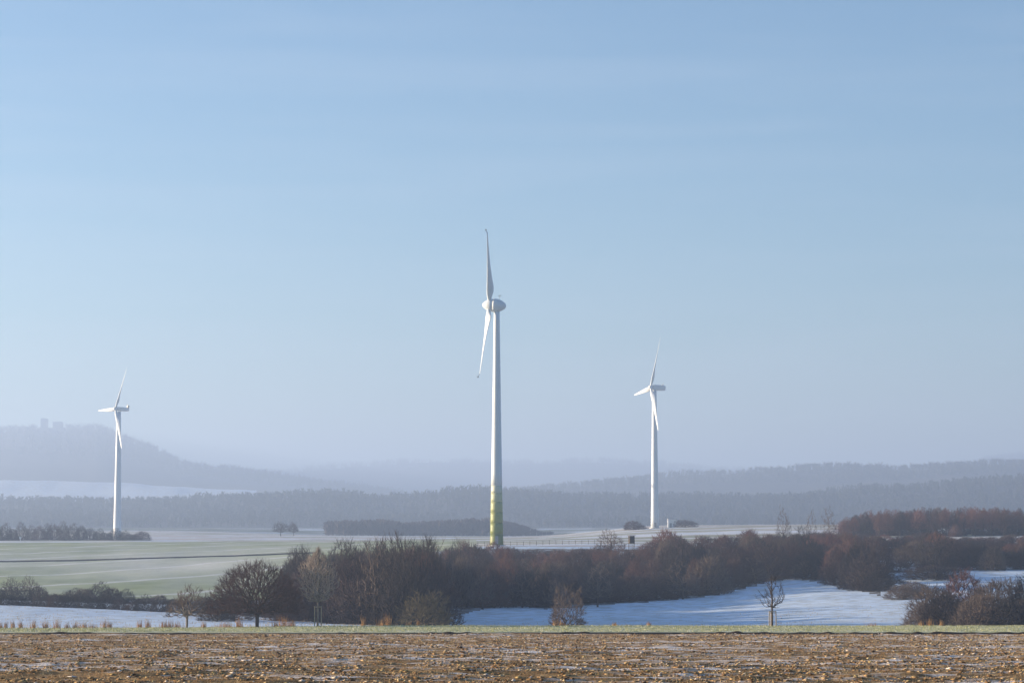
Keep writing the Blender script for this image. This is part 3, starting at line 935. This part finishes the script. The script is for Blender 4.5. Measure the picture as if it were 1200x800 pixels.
def stakes(label, px, Y, h, r, seed):
    x = X(px, Y)
    e = empty('tree_stakes', (x, Y, gz(x, Y)))
    pts = []
    for k in range(3):
        a = rad(100 + 120 * k)
        p = (r * math.cos(a), r * math.sin(a)); pts.append(p)
        mb = MB(); mb.tube((p[0], p[1], -0.3), (p[0] * 0.94, p[1] * 0.94, h), 0.055, 0.05, 8); mb.build('stake', M['stake'], e)
    for k in range(3):
        a, b_ = pts[k], pts[(k + 1) % 3]
        mb = MB(); mb.tube((a[0] * 0.95, a[1] * 0.95, h - 0.08), (b_[0] * 0.95, b_[1] * 0.95, h - 0.08), 0.045, 0.045, 6); mb.build('crossbar', M['stake'], e)
    mb = MB()
    for k in range(3):
        a = pts[k]; mb.tube((a[0] * 0.9, a[1] * 0.9, h - 0.25), (0.02, 0, h - 0.2), 0.02, 0.02, 5)
    mb.build('tie', M['wood_dark'], e)
    tag(e, label, 'tree stakes', 'stakes around young trees')
staked_tree('slim upright young tree with pale twigs held by three stakes near the round tree', 373, 255, 644, 50, 2.6, 900, 2.1, 0, 303, 'twig_pale', 'bark_pale', 5)
stakes('three wooden stakes around the taller young tree beside the round tree', 373, 255, 2.15, 0.42, 1)
staked_tree('thin young tree with sparse branches held by stakes in front of blue shaded snow', 904, 257, 676, 40, 1.9, 150, 1.5, 0, 304, 'twig_dark', 'bark', 4)
stakes('three wooden stakes around the thin young tree before the shaded snow', 904, 257, 1.6, 0.44, 2)

# lone bushes just beyond the verge
special_tree('shrub', 'multi stemmed bare shrub tree just left of the shaded snow slope', 498, 290, 682, 62, 0.4, 760, 'twig_olive', 'bark', 305, cat='shrub', rmax=0.10, twig_r=0.016, twig_len=0.55, twigs=7)
special_tree('shrub', 'rounded grey brown shrub alone in front of the shaded snow slope', 664, 285, 693, 54, 0.3, 640, 'twig_grey', 'bark', 306, cat='shrub', rmax=0.08, twig_r=0.015, twig_len=0.5, twigs=7)

# left field edge
plant('field_tree', WOOD['fan'], 15, 470, h_for(15, 470, 671), 30 * mpp(470), 'left of two bare trees at the left edge of the green field', 'tree', 'pair of trees by the green field', ph=6, pw=6.5)
plant('field_tree', WOOD['fan'], 36, 472, h_for(36, 472, 669), 28 * mpp(470), 'right of two bare trees at the left edge of the green field', 'tree', 'pair of trees by the green field', ph=6, pw=6.5, rz=2.1)
for k, (px, top, wpx) in enumerate([(86, 691, 26), (100, 687, 30), (116, 685, 32), (131, 686, 30), (146, 692, 26)]):
    plant('field_shrub', SHRUB['grey' if k % 2 else 'dark'], px, 462 + 2 * k, h_for(px, 462 + 2 * k, top), wpx * mpp(462) * 1.1,
          'bare shrub in the low clump on the edge of the green field', 'shrub', 'clump of shrubs at the green field edge', stem='stems')
# low hedges in the ditch on the left
def hedge_row(x0, x1, step, Yf, hf, label, group, w=4.2):
    px = x0
    while px < x1:
        Y = Yf(px) + rnd.uniform(-2, 2)
        plant('hedge_shrub', SHRUB['belt%d' % rnd.randrange(4)] if rnd.random() < 0.5 else SHRUB['dark'], px, Y, hf(px) * rnd.uniform(0.7, 1.25), w * rnd.uniform(0.85, 1.2), label, 'shrub', group, stem='stems')
        px += step * rnd.uniform(0.8, 1.2)
hedge_row(-60, 345, 15, lambda p: 458 - 0.045 * p, lambda p: 1.5 if p > 60 else 2.3, 'low dark shrub in the upper hedge row along the green field', 'upper hedge along the green field')
hedge_row(-60, 350, 15, lambda p: 418 - 0.10 * p, lambda p: 2.0, 'low dark shrub in the lower hedge row above the left snow patch', 'lower hedge above the snow patch')
for k, (px, Y, top, wpx, key) in enumerate([(255, 330, 700, 46, 'dark'), (275, 345, 690, 50, 'belt1'), (330, 350, 685, 50, 'belt2'), (352, 360, 664, 50, 'belt0')]):
    plant('shrub', SHRUB[key], px, Y, h_for(px, Y, top), wpx * mpp(Y), 'dark shrub hidden behind the big round tree', 'shrub', 'dark shrubs behind the round tree', stem='stems')

# ------------------------------------------------------------------ the thicket across the valley
OUT_X = [330, 345, 380, 420, 450, 480, 500, 530, 560, 590, 620, 650, 680, 700, 720, 740, 755, 780, 800, 815, 850, 880, 920, 950, 980, 1010, 1050, 1090, 1120, 1160, 1220]
OUT_Y = [662, 650, 643, 641, 633, 639, 643, 635, 633, 636, 643, 646, 641, 637, 638, 650, 636, 628, 628, 626, 624, 620, 626, 624, 622, 624, 630, 630, 630, 634, 634]
def thicket():
    r = random.Random(5)
    cnt = 0
    for row, (off, step) in enumerate([(6, 23), (14, -28), (24, 25), (34, -28), (46, 25), (58, -30), (72, 25), (86, -30), (102, 26), (118, -30), (140, 28), (180, 30)]):
        left_only = step < 0; step = abs(step)
        px = 342 + r.uniform(0, 15)
        while px < (545 if left_only else 1225):
            f = float(np.interp(px, FRONT_X, FRONT_Y))
            Y = f + off * (1.0 if px > 525 else 1.25) + r.uniform(-6, 6)
            if px > 1050:
                Y = (560 if px < 1095 else 522) + off * 0.72 + r.uniform(-4, 4)
            lim = float(np.interp(px, [340, 520, 640, 760, 1000, 1220], [590, 620, 622, 628, 660, 690]))
            st = step * r.uniform(0.75, 1.25) * (0.8 if px < 540 else 1.0)
            if Y < lim and not (1030 < px < 1062 and Y < 560) and not (508 < px < 560 and Y < 445):
                top = float(np.interp(px, OUT_X, OUT_Y))
                hm = h_for(px, Y, top)
                hmax = r.uniform(5.5, 9.0) if px > 540 else r.uniform(9.5, 14.0)
                h = min(max(hm * (r.uniform(0.86, 1.03) if px > 540 else r.uniform(0.80, 0.93)), 2.2), hmax)
                if hm > 1.2:
                    key = r.choice(['belt0', 'red', 'belt2', 'red', 'belt1', 'red'] if row >= 8 else ['belt0', 'belt1', 'belt2', 'belt3', 'dark', 'belt2', 'dark', 'grey', 'dark'] if px < 560 else ['belt0', 'belt1', 'belt2', 'belt3', 'belt0', 'belt2', 'red', 'grey', 'dark'])
                    if px < 540: lab, g = 'bare dark shrub in the thicket left of the tallest turbine', 'thicket left of the tallest turbine'
                    elif px < 760: lab, g = 'bare dark shrub in the thicket between the tallest turbine and the hunting hide', 'thicket right of the tallest turbine'
                    elif px < 1000: lab, g = 'bare shrub in the thicket above the middle of the shaded snow slope', 'thicket above the snow slope'
                    else: lab, g = 'bare shrub in the thicket below the reddish wood on the right', 'thicket below the reddish wood'
                    plant('thicket_shrub', SHRUB[key], px, Y, h, (max(5.0, min(8.5, st * mpp(Y) * 2.0)) if px > 540 else h * 0.85 if px < 485 else 6.0) * r.uniform(0.9, 1.15), lab, 'shrub', g, stem='stems')
                    cnt += 1
            px += st
    return cnt
NT_CNT = thicket()
def thicket_flank():
    # extra shrubs added on the left thicket's right flank to shade the snow slope
    r = random.Random(41)
    for k in range(34):
        Y = 338 + k * 4.1 + r.uniform(-1.5, 1.5); px = r.uniform(476, 507)
        h = min(h_for(px, Y, float(np.interp(px, OUT_X, OUT_Y))) * r.uniform(0.86, 0.96), 13.5)
        plant('thicket_shrub', SHRUB[r.choice(['belt0', 'belt1', 'dark', 'belt3', 'red'])], px, Y, h, 6.5 * r.uniform(0.9, 1.2), 'tall bare shrub added on the right flank of the thicket to shade the snow', 'shrub', 'right flank of the left thicket', stem='stems')
thicket_flank()
def upper_fill():
    r = random.Random(31)
    for Y0, x0, step in ((650, 880, 24), (690, 905, 25), (735, 940, 26), (770, 985, 26)):
        px = x0
        while px < 1225:
            Y = Y0 + r.uniform(-8, 8)
            top = float(np.interp(px, [880, 920, 980, 1060, 1220], [624, 627, 624, 625, 624])) + r.uniform(-3, 4)
            h = h_for(px, Y, top)
            if h > 1.6:
                plant('thicket_shrub', SHRUB[r.choice(['belt0', 'belt1', 'red', 'red', 'belt3', 'grey'])], px, Y, min(h, 7), r.uniform(6, 8.5), 'bare purple brown shrub between the lower thicket and the reddish wood', 'shrub', 'shrubs at the foot of the reddish wood', stem='stems')
            px += step * r.uniform(0.8, 1.2)
upper_fill()
# paler bare trees with visible limbs standing in the thicket front
for k, (px, Y, top, wpx, key) in enumerate([(405, 345, 660, 40, 'fan'), (440, 335, 652, 42, 'thin'), (470, 350, 664, 44, 'fan'), (520, 365, 654, 40, 'thin'), (565, 452, 662, 40, 'fan'), (612, 456, 668, 44, 'thin'), (655, 448, 672, 44, 'fan'), (700, 456, 668, 40, 'thin'), (742, 470, 672, 46, 'fan'), (800, 472, 664, 42, 'thin'), (842, 484, 668, 40, 'fan'), (885, 500, 658, 40, 'thin'), (940, 508, 652, 44, 'fan'), (1005, 470, 660, 40, 'fan')]):
    plant('bare_tree', WOOD[key], px, Y, h_for(px, Y, top), wpx * mpp(Y), 'greyish bare tree with visible limbs at the front edge of the thicket', 'tree', 'paler trees at the thicket front', ph=6 if key == 'fan' else 8, pw=6.5 if key == 'fan' else 4)
# shrubs that stand out of the thicket
for px, Y, top, wpx, key, lab in [
    (786, 600, 616, 62, 'rust', 'large domed reddish shrub below the foot of the right turbine'),
    (1094, 600, 620, 46, 'rust', 'orange brown domed shrub in the thicket on the right'),
    (1196, 560, 640, 26, 'rust', 'small bright red shrub at the right edge of the picture'),
    (1064, 545, 633, 52, 'grey', 'tall grey brown shrub beside the upper patch of shaded snow'),
    (1085, 500, 662, 60, 'belt1', 'dark shrub under the upper patch of shaded snow'),
    (1072, 440, 678, 46, 'grey', 'grey shrub at the tip of the shaded snow slope'),
    (1148, 575, 636, 56, 'grey', 'pale grey shrub above the snowy path on the right'),
    (710, 575, 640, 34, 'red', 'reddish shrub under the bare tree beside the hunting hide'),
    (450, 470, 634, 36, 'red', 'taller reddish shrub breaking the thicket outline left of the turbine'),
    (1098, 492, 656, 70, 'belt3', 'wide dark shrub under the left end of the snowy path'),
    (1036, 462, 670, 54, 'belt1', 'dark shrub at the right tip of the long thicket above the snow slope'),
    (1058, 436, 683, 50, 'grey', 'lower grey brown shrub touching the big rounded clump'),
    (1048, 525, 652, 44, 'belt2', 'dark shrub left of the upper patch of shaded snow'),
    (1118, 545, 645, 60, 'belt0', 'dark shrub above the left end of the snowy path'),
    (548, 560, 633, 40, 'red', 'reddish shrub right in front of the tallest turbine foot')]:
    plant('shrub', SHRUB[key], px, Y, h_for(px, Y, top), wpx * mpp(Y), lab, 'shrub', stem='stems')
plant('bare_tree', WOOD['fan'], 716, 610, h_for(716, 610, 615), 42 * mpp(610), 'bare spreading tree standing beside the hunting hide', 'tree', ph=6, pw=6.5)
for px, Y, top, w, lab in [(918, 640, 603, 20, 'thin bare tree above the thicket, nearest the right turbine'), (950, 650, 606, 16, 'thin bare tree above the thicket, between its two thin neighbours'), (973, 660, 603, 22, 'thin bare tree above the thicket, nearest the reddish wood')]:
    plant('bare_tree', WOOD['thin'], px, Y, h_for(px, Y, top), w * mpp(Y), lab, 'tree', 'thin trees above the thicket', ph=8, pw=4)
# big rounded shrubs on the right bank
for k, (px, Y, top, wpx, key) in enumerate([(1096, 322, 688, 62, 'grey'), (1128, 330, 680, 72, 'red'), (1165, 326, 681, 76, 'grey'), (1205, 330, 679, 76, 'belt0'), (1112, 312, 700, 66, 'belt2'), (1150, 306, 698, 70, 'grey'), (1190, 304, 697, 70, 'belt3'), (1232, 312, 690, 76, 'grey'), (1084, 312, 706, 40, 'grey')]):
    plant('bank_shrub', SHRUB[key], px, Y, h_for(px, Y, top) * 1.2, wpx * mpp(Y) * 1.25, 'dense brown shrub in the big rounded clump at the lower right', 'shrub', 'rounded clump at the lower right', stem='stems')

# reddish wood on the upper right
def right_wood():
    r = random.Random(9)
    for row in range(4):
        px = 986 + row * 4
        while px < 1225:
            Y = 800 + row * 17 + r.uniform(-6, 6)
            top = float(np.interp(px, [985, 1000, 1020, 1050, 1090, 1130, 1220], [610, 602, 597, 595, 593, 593, 593])) + r.uniform(-1.5, 2.5)
            h = max(4, h_for(px, Y, top))
            plant('wood_tree', WOOD['wood%d' % r.randrange(3)], px, Y, h, r.uniform(4.2, 6.0), 'slender bare tree with reddish crown in the wood at upper right', 'tree', 'reddish wood at upper right', ph=10, pw=5)
            px += 13 * r.uniform(0.7, 1.3)
right_wood()
def wood_understory():
    r = random.Random(19)
    px = 992
    while px < 1225:
        Y = 792 + r.uniform(-5, 40)
        plant('wood_shrub', SHRUB[r.choice(['dark', 'belt1', 'belt3', 'red'])], px, Y, r.uniform(2.5, 5.0), r.uniform(5, 7.5), 'low shrub under the trees of the reddish wood', 'shrub', 'understory of the reddish wood', stem='stems')
        px += 8.5 * r.uniform(0.7, 1.3)
wood_understory()
# bushes at the left turbine
def left_bushes():
    r = random.Random(4)
    px = -14
    while px < 172:
        Y = 1085 + r.uniform(-14, 14)
        top = float(np.interp(px, [-14, 40, 60, 100, 125, 140, 155, 172], [615, 616, 614, 617, 622, 622, 620, 625])) + r.uniform(-1, 3)
        plant('thicket_shrub', SHRUB[r.choice(['belt0', 'belt1', 'dark', 'belt3'])], px, Y, h_for(px, Y, top), r.uniform(6, 9), 'dark shrub in the row at the foot of the left turbine', 'shrub', 'shrub row at the left turbine', stem='stems')
        px += 9.5 * r.uniform(0.8, 1.2)
left_bushes()
plant('shrub', SHRUB['belt0'], 744, 1095, h_for(744, 1095, 609), 32 * mpp(1095), 'dark bush on the left of the right turbine foot', 'shrub', stem='stems')
plant('shrub', SHRUB['belt1'], 803, 1100, h_for(803, 1100, 609), 28 * mpp(1100), 'dark bush on the right of the right turbine beside the white hut', 'shrub', stem='stems')
plant('field_tree', WOOD['round'], 329, 1300, h_for(329, 1300, 609), 24 * mpp(1300), 'larger left one of two round trees alone on the far snow field', 'tree', 'pair of round trees on the far field', ph=8.5, pw=8)
plant('field_tree', WOOD['round'], 344, 1305, h_for(344, 1305, 609), 16 * mpp(1300), 'slimmer right one of two round trees alone on the far snow field', 'tree', 'pair of round trees on the far field', ph=8.5, pw=8, rz=1.0)

# ------------------------------------------------------------------ far woods
def far_tree_arrays(seed, h=14.0, w=7.0, n=26, conifer=False):
    rng = np.random.default_rng(seed)
    p0 = []; p1 = []; r0 = []
    p0.append((0, 0, -1)); p1.append((0, 0, h * 0.8)); r0.append(0.35)
    for k in range(n):
        z = h * rng.uniform(0.10, 0.85); a = rng.uniform(0, 6.28)
        prof = (1 - z / h) * 1.1 if conifer else math.sin(math.pi * min(1, z / h * 0.9)) 
        l = w / 2 * prof * rng.uniform(0.6, 1.1)
        p0.append((0, 0, z - l * 0.4)); p1.append((math.cos(a) * l, math.sin(a) * l, z + (0.1 if conifer else rng.uniform(0.3, 0.9)) * l)); r0.append(0.65)
    p0 = np.array(p0, float); p1 = np.array(p1, float); r0 = np.array(r0)
    return prisms(p0, p1, r0, r0 * 0.45, 3)
def scatter_wood(name, label, xs, ys, zs, hs, mat, conifer_share=0.3, seed=1, w=7.0, n=26):
    rng = np.random.default_rng(seed)
    protos = [far_tree_arrays(seed * 10 + k, w=w, n=n, conifer=k < 2) for k in range(5)]
    Vs = []; Fs = []; b = 0
    for k in range(5):
        pick = rng.choice(5, len(xs), p=[conifer_share / 2] * 2 + [(1 - conifer_share) / 3] * 3) if k == 0 else pick
        i = np.where(pick == k)[0]
        if len(i) == 0: continue
        v, f = protos[k]
        a = rng.uniform(0, 6.28, len(i)); s = hs[i] / 14.0
        ca, sa = np.cos(a), np.sin(a)
        vx = (v[None, :, 0] * ca[:, None] - v[None, :, 1] * sa[:, None]) * s[:, None] + xs[i][:, None]
        vy = (v[None, :, 0] * sa[:, None] + v[None, :, 1] * ca[:, None]) * s[:, None] + ys[i][:, None]
        vz = v[None, :, 2] * s[:, None] + zs[i][:, None]
        V = np.stack([vx, vy, vz], -1).reshape(-1, 3)
        F = (f[None] + (np.arange(len(i)) * len(v))[:, None, None]).reshape(-1, 4) + b
        Vs.append(V); Fs.append(F); b += len(V)
    o = link(name, mesh_np(name, np.vstack(Vs), np.vstack(Fs), mat))
    tag(o, label, 'wood', kind='stuff')
def far_woods():
    rng = np.random.default_rng(77)
    # strip of wood behind the tallest turbine
    n = 560
    px = rng.uniform(381, 648, n); Y = rng.uniform(1800, 1960, n)
    top = np.interp(px, [380, 385, 450, 470, 540, 575, 600, 620, 648], [612, 609, 607, 611, 607, 605, 611, 616, 627])
    x = X(px, Y); z = ground_z(x, Y)
    h = np.clip(EYE + Y * tan_of(top) - z, 3, 16) * rng.uniform(0.82, 1.08, n)
    scatter_wood('far_wood', 'blue hazy wood on the plain behind the tallest turbine', x, Y, z, h, M['twig_dark'], 0.1, 3, n=34)
    # forest on the first rise
    def wood_on(label, x0, x1, y0, y1, n, hmin, hmax, conifer, seed, w, nb, pw=0.8):
        px = rng.uniform(x0, x1, n); Y = y0 + (y1 - y0) * rng.random(n) ** pw
        x = X(px, Y); z = ground_z(x, Y)
        pat = vnoise(x / 140.0, Y / 140.0, seed + 50) + 0.5 * vnoise(x / 45.0, Y / 45.0, seed + 51)
        keep = (pat > 0.38) & ~((np.abs(px - 60) < 17) & (Y > 5650) & (Y < 6095) & (seed == 8))
        hh = rng.uniform(hmin, hmax, n) * (0.6 + 0.55 * pat)
        scatter_wood('far_forest', label, x[keep], Y[keep], z[keep], hh[keep], M['conifer'], conifer, seed, w, nb)
    wood_on('wide hazy forest on the low rise behind the plain', -120, 1320, 2620, 3400, 8600, 7, 12, 0.3, 5, 10.0, 13)
    wood_on('pale forest ridge on the right behind the first rise', 560, 1320, 4320, 4810, 2600, 8, 13, 0.3, 7, 14, 10)
    wood_on('pale forest covering the castle hill on the left', -120, 560, 5200, 6090, 2400, 10, 17, 0.3, 8, 18, 10, 0.6)
    wood_on('faintest forest ridge on the horizon', 200, 1320, 8300, 8920, 2000, 12, 19, 0.3, 9, 22, 8)
far_woods()

# ------------------------------------------------------------------ castle ruin on the hill
def castle():
    Y = 5950
    p = P(60, 500, Y)
    z = gz(p.x, Y)
    e = empty('castle_ruin', (p.x, Y, z))
    m_ = mpp(Y)
    def tower(x, wpx, top, name, notch):
        w = wpx * m_; hz = float(EYE + Y * tan_of(top)) - z
        mb = MB(); mb.box((x * m_, 0, hz / 2 - 8), (w, w, hz + 16))
        for k in range(notch):
            mb.box((x * m_ - w / 2 + (k + 0.5) * w / notch, -w / 2 + 1, hz + 1.0), (w / notch * 0.5, 2, 2.6))
            mb.box((x * m_ - w / 2 + (k + 0.5) * w / notch, w / 2 - 1, hz + 1.0), (w / notch * 0.5, 2, 2.6))
        mb.build(name, M['stone'], e)
    tower(-8, 7.5, 491.0, 'keep', 3)
    tower(8, 10.5, 495, 'hall', 4)
    mb = MB(); mb.box((0, 2, -3), (34 * m_, 4, 18)); mb.build('curtain_wall', M['stone'], e)
    tag(e, 'ruined castle with two square towers on top of the hazy hill', 'castle')
castle()

# ------------------------------------------------------------------ small things on the plain
def hunting_hide():
    px, Y = 740, 596
    x = X(px, Y); top = float(EYE + Y * tan_of(627)); z = gz(x, Y)
    H = top - z
    e = empty('hunting_hide', (x, Y, z), 0.25)
    bh = 1.75; w = 1.25
    zf = H - bh - 0.2
    for sx in (-1, 1):
        for sy in (-1, 1):
            mb = MB(); mb.tube((sx * 0.72, sy * 0.72, -0.3), (sx * 0.55, sy * 0.55, zf), 0.07, 0.06, 6); mb.build('leg', M['wood_dark'], e)
    mb = MB(); mb.box((0, 0, zf + 0.05), (w + 0.15, w + 0.15, 0.1)); mb.build('floor', M['wood_dark'], e)
    cab = MB(); cab.box((0, 0, zf + 0.1 + bh * 0.25), (w, w, bh * 0.5))
    for sx in (-1, 1):
        for sy in (-1, 1):
            cab.box((sx * (w / 2 - 0.06), sy * (w / 2 - 0.06), zf + 0.1 + bh * 0.66), (0.12, 0.12, bh * 0.34))
    cab.box((0, 0, zf + 0.1 + bh * 0.90), (w, w, bh * 0.16))
    cab = cab.build('cabin', M['wood_dark'], e)
    mb = MB(); mb.box((0, 0, zf + 0.1 + bh * 0.66), (w - 0.2, w - 0.2, bh * 0.32)); mb.build('window', M['dark'], cab)
    mb = MB(); mb.box((0, 0, H - 0.02), (w + 0.35, w + 0.35, 0.10)); mb.build('roof', M['wood_dark'], e)
    mb = MB()
    for sx in (-0.2, 0.2): mb.tube((sx, -1.3, -0.1), (sx, -0.65, zf), 0.035, 0.035, 5)
    for k in range(7): mb.tube((-0.2, -1.3 + 0.65 * (k + 1) / 8, zf * (k + 1) / 8), (0.2, -1.3 + 0.65 * (k + 1) / 8, zf * (k + 1) / 8), 0.025, 0.025, 5)
    mb.build('ladder', M['wood_dark'], e)
    tag(e, 'dark wooden hunting hide on stilts at the thicket edge', 'hunting hide')
hunting_hide()
def hut():
    Y = 1120; p = P(787.5, 612, Y)
    z = gz(p.x, Y)
    top = float(EYE + Y * tan_of(608))
    e = empty('transformer_hut', (p.x, Y, z), 0.1)
    h = top - z
    mb = MB(); mb.box((0, 0, h / 2 - 0.3), (3.8, 2.6, h + 0.3)); wl_ = mb.build('wall', M['plaster'], e)
    mb = MB(); mb.box((0, 0, h + 0.03), (4.1, 2.9, 0.3)); mb.build('roof', M['roof'], e)
    mb = MB(); mb.box((-0.8, -1.31, 1.1), (1.0, 0.08, 2.0)); mb.build('door', M['metal'], wl_)
    tag(e, 'small white transformer hut at the foot of the right turbine', 'hut')
hut()
def fence():
    Y0 = 676; r = random.Random(2)
    e = empty('wire_fence', (X(630, Y0), Y0, gz(X(630, Y0), Y0)))
    o = Vector(e.location); pts = []
    for k in range(24):
        px = 545 + k * 7.6; Y = Y0 + 0.05 * (px - 545)
        x = X(px, Y); z = gz(x, Y)
        mb = MB(); mb.tube((x - o.x, Y - o.y, z - o.z - 0.3), (x - o.x + r.uniform(-.05, .05), Y - o.y, z - o.z + 1.2), 0.06, 0.05, 6)
        mb.build('post', M['wood_dark'], e); pts.append(Vector((x - o.x, Y - o.y, z - o.z)))
    for hz in (0.6, 1.1):
        mb = MB()
        for a, b_ in zip(pts[:-1], pts[1:]): mb.tube(a + Vector((0, 0, hz)), b_ + Vector((0, 0, hz)), 0.006, 0.006, 4)
        mb.build('wire', M['wood_dark'], e)
    tag(e, 'wire fence with dark wooden posts beside the tallest turbine', 'fence')
fence()
def marker():
    Y = 1060; px = 24; x = X(px, Y); z = gz(x, Y)
    e = empty('marker_post', (x, Y, z))
    mb = MB(); mb.tube((0, 0, -0.3), (0, 0, 1.2), 0.12, 0.11, 8); mb.build('post', M['white'], e)
    mb = MB(); mb.box((0, 0, 1.45), (1.0, 0.5, 0.9), 0.2, 0.85); mb.build('cap', M['white'], e)
    tag(e, 'small white marker post before the shrub row at the far left', 'marker post')
marker()

# ------------------------------------------------------------------ dry grass tufts on the verge
def tufts():
    rng = np.random.default_rng(55)
    spots = [(2, 9, 5), (9, 10, 5), (17, 11, 6), (26, 10, 5), (40, 12, 9), (55, 10, 7), (68, 13, 9), (80, 8, 8), (90, 9, 10), (100, 8, 9), (110, 7, 10), (124, 12, 7), (130, 9, 5), (165, 11, 6), (174, 12, 6),
             (193, 10, 9), (200, 11, 9), (209, 9, 9), (240, 9, 6), (258, 7, 14), (268, 8, 12), (281, 14, 9), (324, 9, 10), (333, 15, 10), (343, 10, 9), (426, 13, 6), (448, 12, 8), (456, 15, 9), (480, 7, 6), (491, 8, 6),
             (650, 8, 7), (658, 9, 8), (720, 6, 5), (760, 6, 6), (1020, 5, 16), (1089, 11, 6), (1102, 8, 7), (1078, 8, 6)]
    for k, (px, hpx, wpx) in enumerate(spots):
        Y = 259 + rng.uniform(-1.5, 2.0)
        x = X(px, Y); z = gz(x, Y)
        n = 46
        w = wpx * mpp(Y) / 2; h = hpx * mpp(Y)
        bx = rng.normal(0, w * 0.5, n); by = rng.normal(0, w * 0.5, n)
        zz = ground_z(bx + x, by + Y) - z
        me = blades_mesh('reed_tuft', bx, by, zz, h * rng.uniform(0.45, 1.1, n), rng.uniform(0.014, 0.028, n), 0.45, rng, M['reed'])
        o = link('grass_tuft', me); o.location = (x, Y, z)
        if px < 150: lab, g = 'dry orange grass tuft on the verge left of the small spreading tree', 'dry tufts on the left verge'
        elif px < 255: lab, g = 'dry orange grass tuft around the foot of the small spreading tree', 'dry tufts at the small tree'
        elif px < 360: lab, g = 'dry brown grass tuft beside the trunk of the round tree', 'dry tufts at the round tree'
        elif px < 500: lab, g = 'dry reddish tuft on the verge before the dark thicket', 'dry tufts before the thicket'
        elif px < 800: lab, g = 'low dry tuft by the lone rounded shrub', 'dry tufts by the lone shrub'
        else: lab, g = 'pale dry tuft near the rounded clump at the lower right', 'dry tufts at the right clump'
        tag(o, lab, 'grass tuft', g)
tufts()

# ------------------------------------------------------------------ haze
def haze():
    xs = 10000.0
    mb = MB(); mb.box((0, 5350, 142), (2 * xs, 11200, 320))
    me = bpy.data.meshes.new('haze')
    me.from_pydata(mb.v, [], mb.f)
    m = bpy.data.materials.new('haze')
    m.use_nodes = True
    nt = m.node_tree
    nt.nodes.clear()
    out = nt.nodes.new('ShaderNodeOutputMaterial')
    vol = nt.nodes.new('ShaderNodeVolumePrincipled')
    vol.inputs['Color'].default_value = (*HAZE_COLOR, 1)
    vol.inputs['Density'].default_value = HAZE_DENSITY
    vol.inputs['Anisotropy'].default_value = 0.3
    nt.links.new(vol.outputs[0], out.inputs['Volume'])
    me.materials.append(m)
    o = link('haze', me)
    tag(o, 'pale blue winter haze filling the air over the plain', 'haze', kind='stuff')
haze()
print('objects', len(bpy.data.objects), 'thicket', NT_CNT, 'tris', sum(len(m.loops) - 2 * len(m.polygons) for m in bpy.data.meshes))
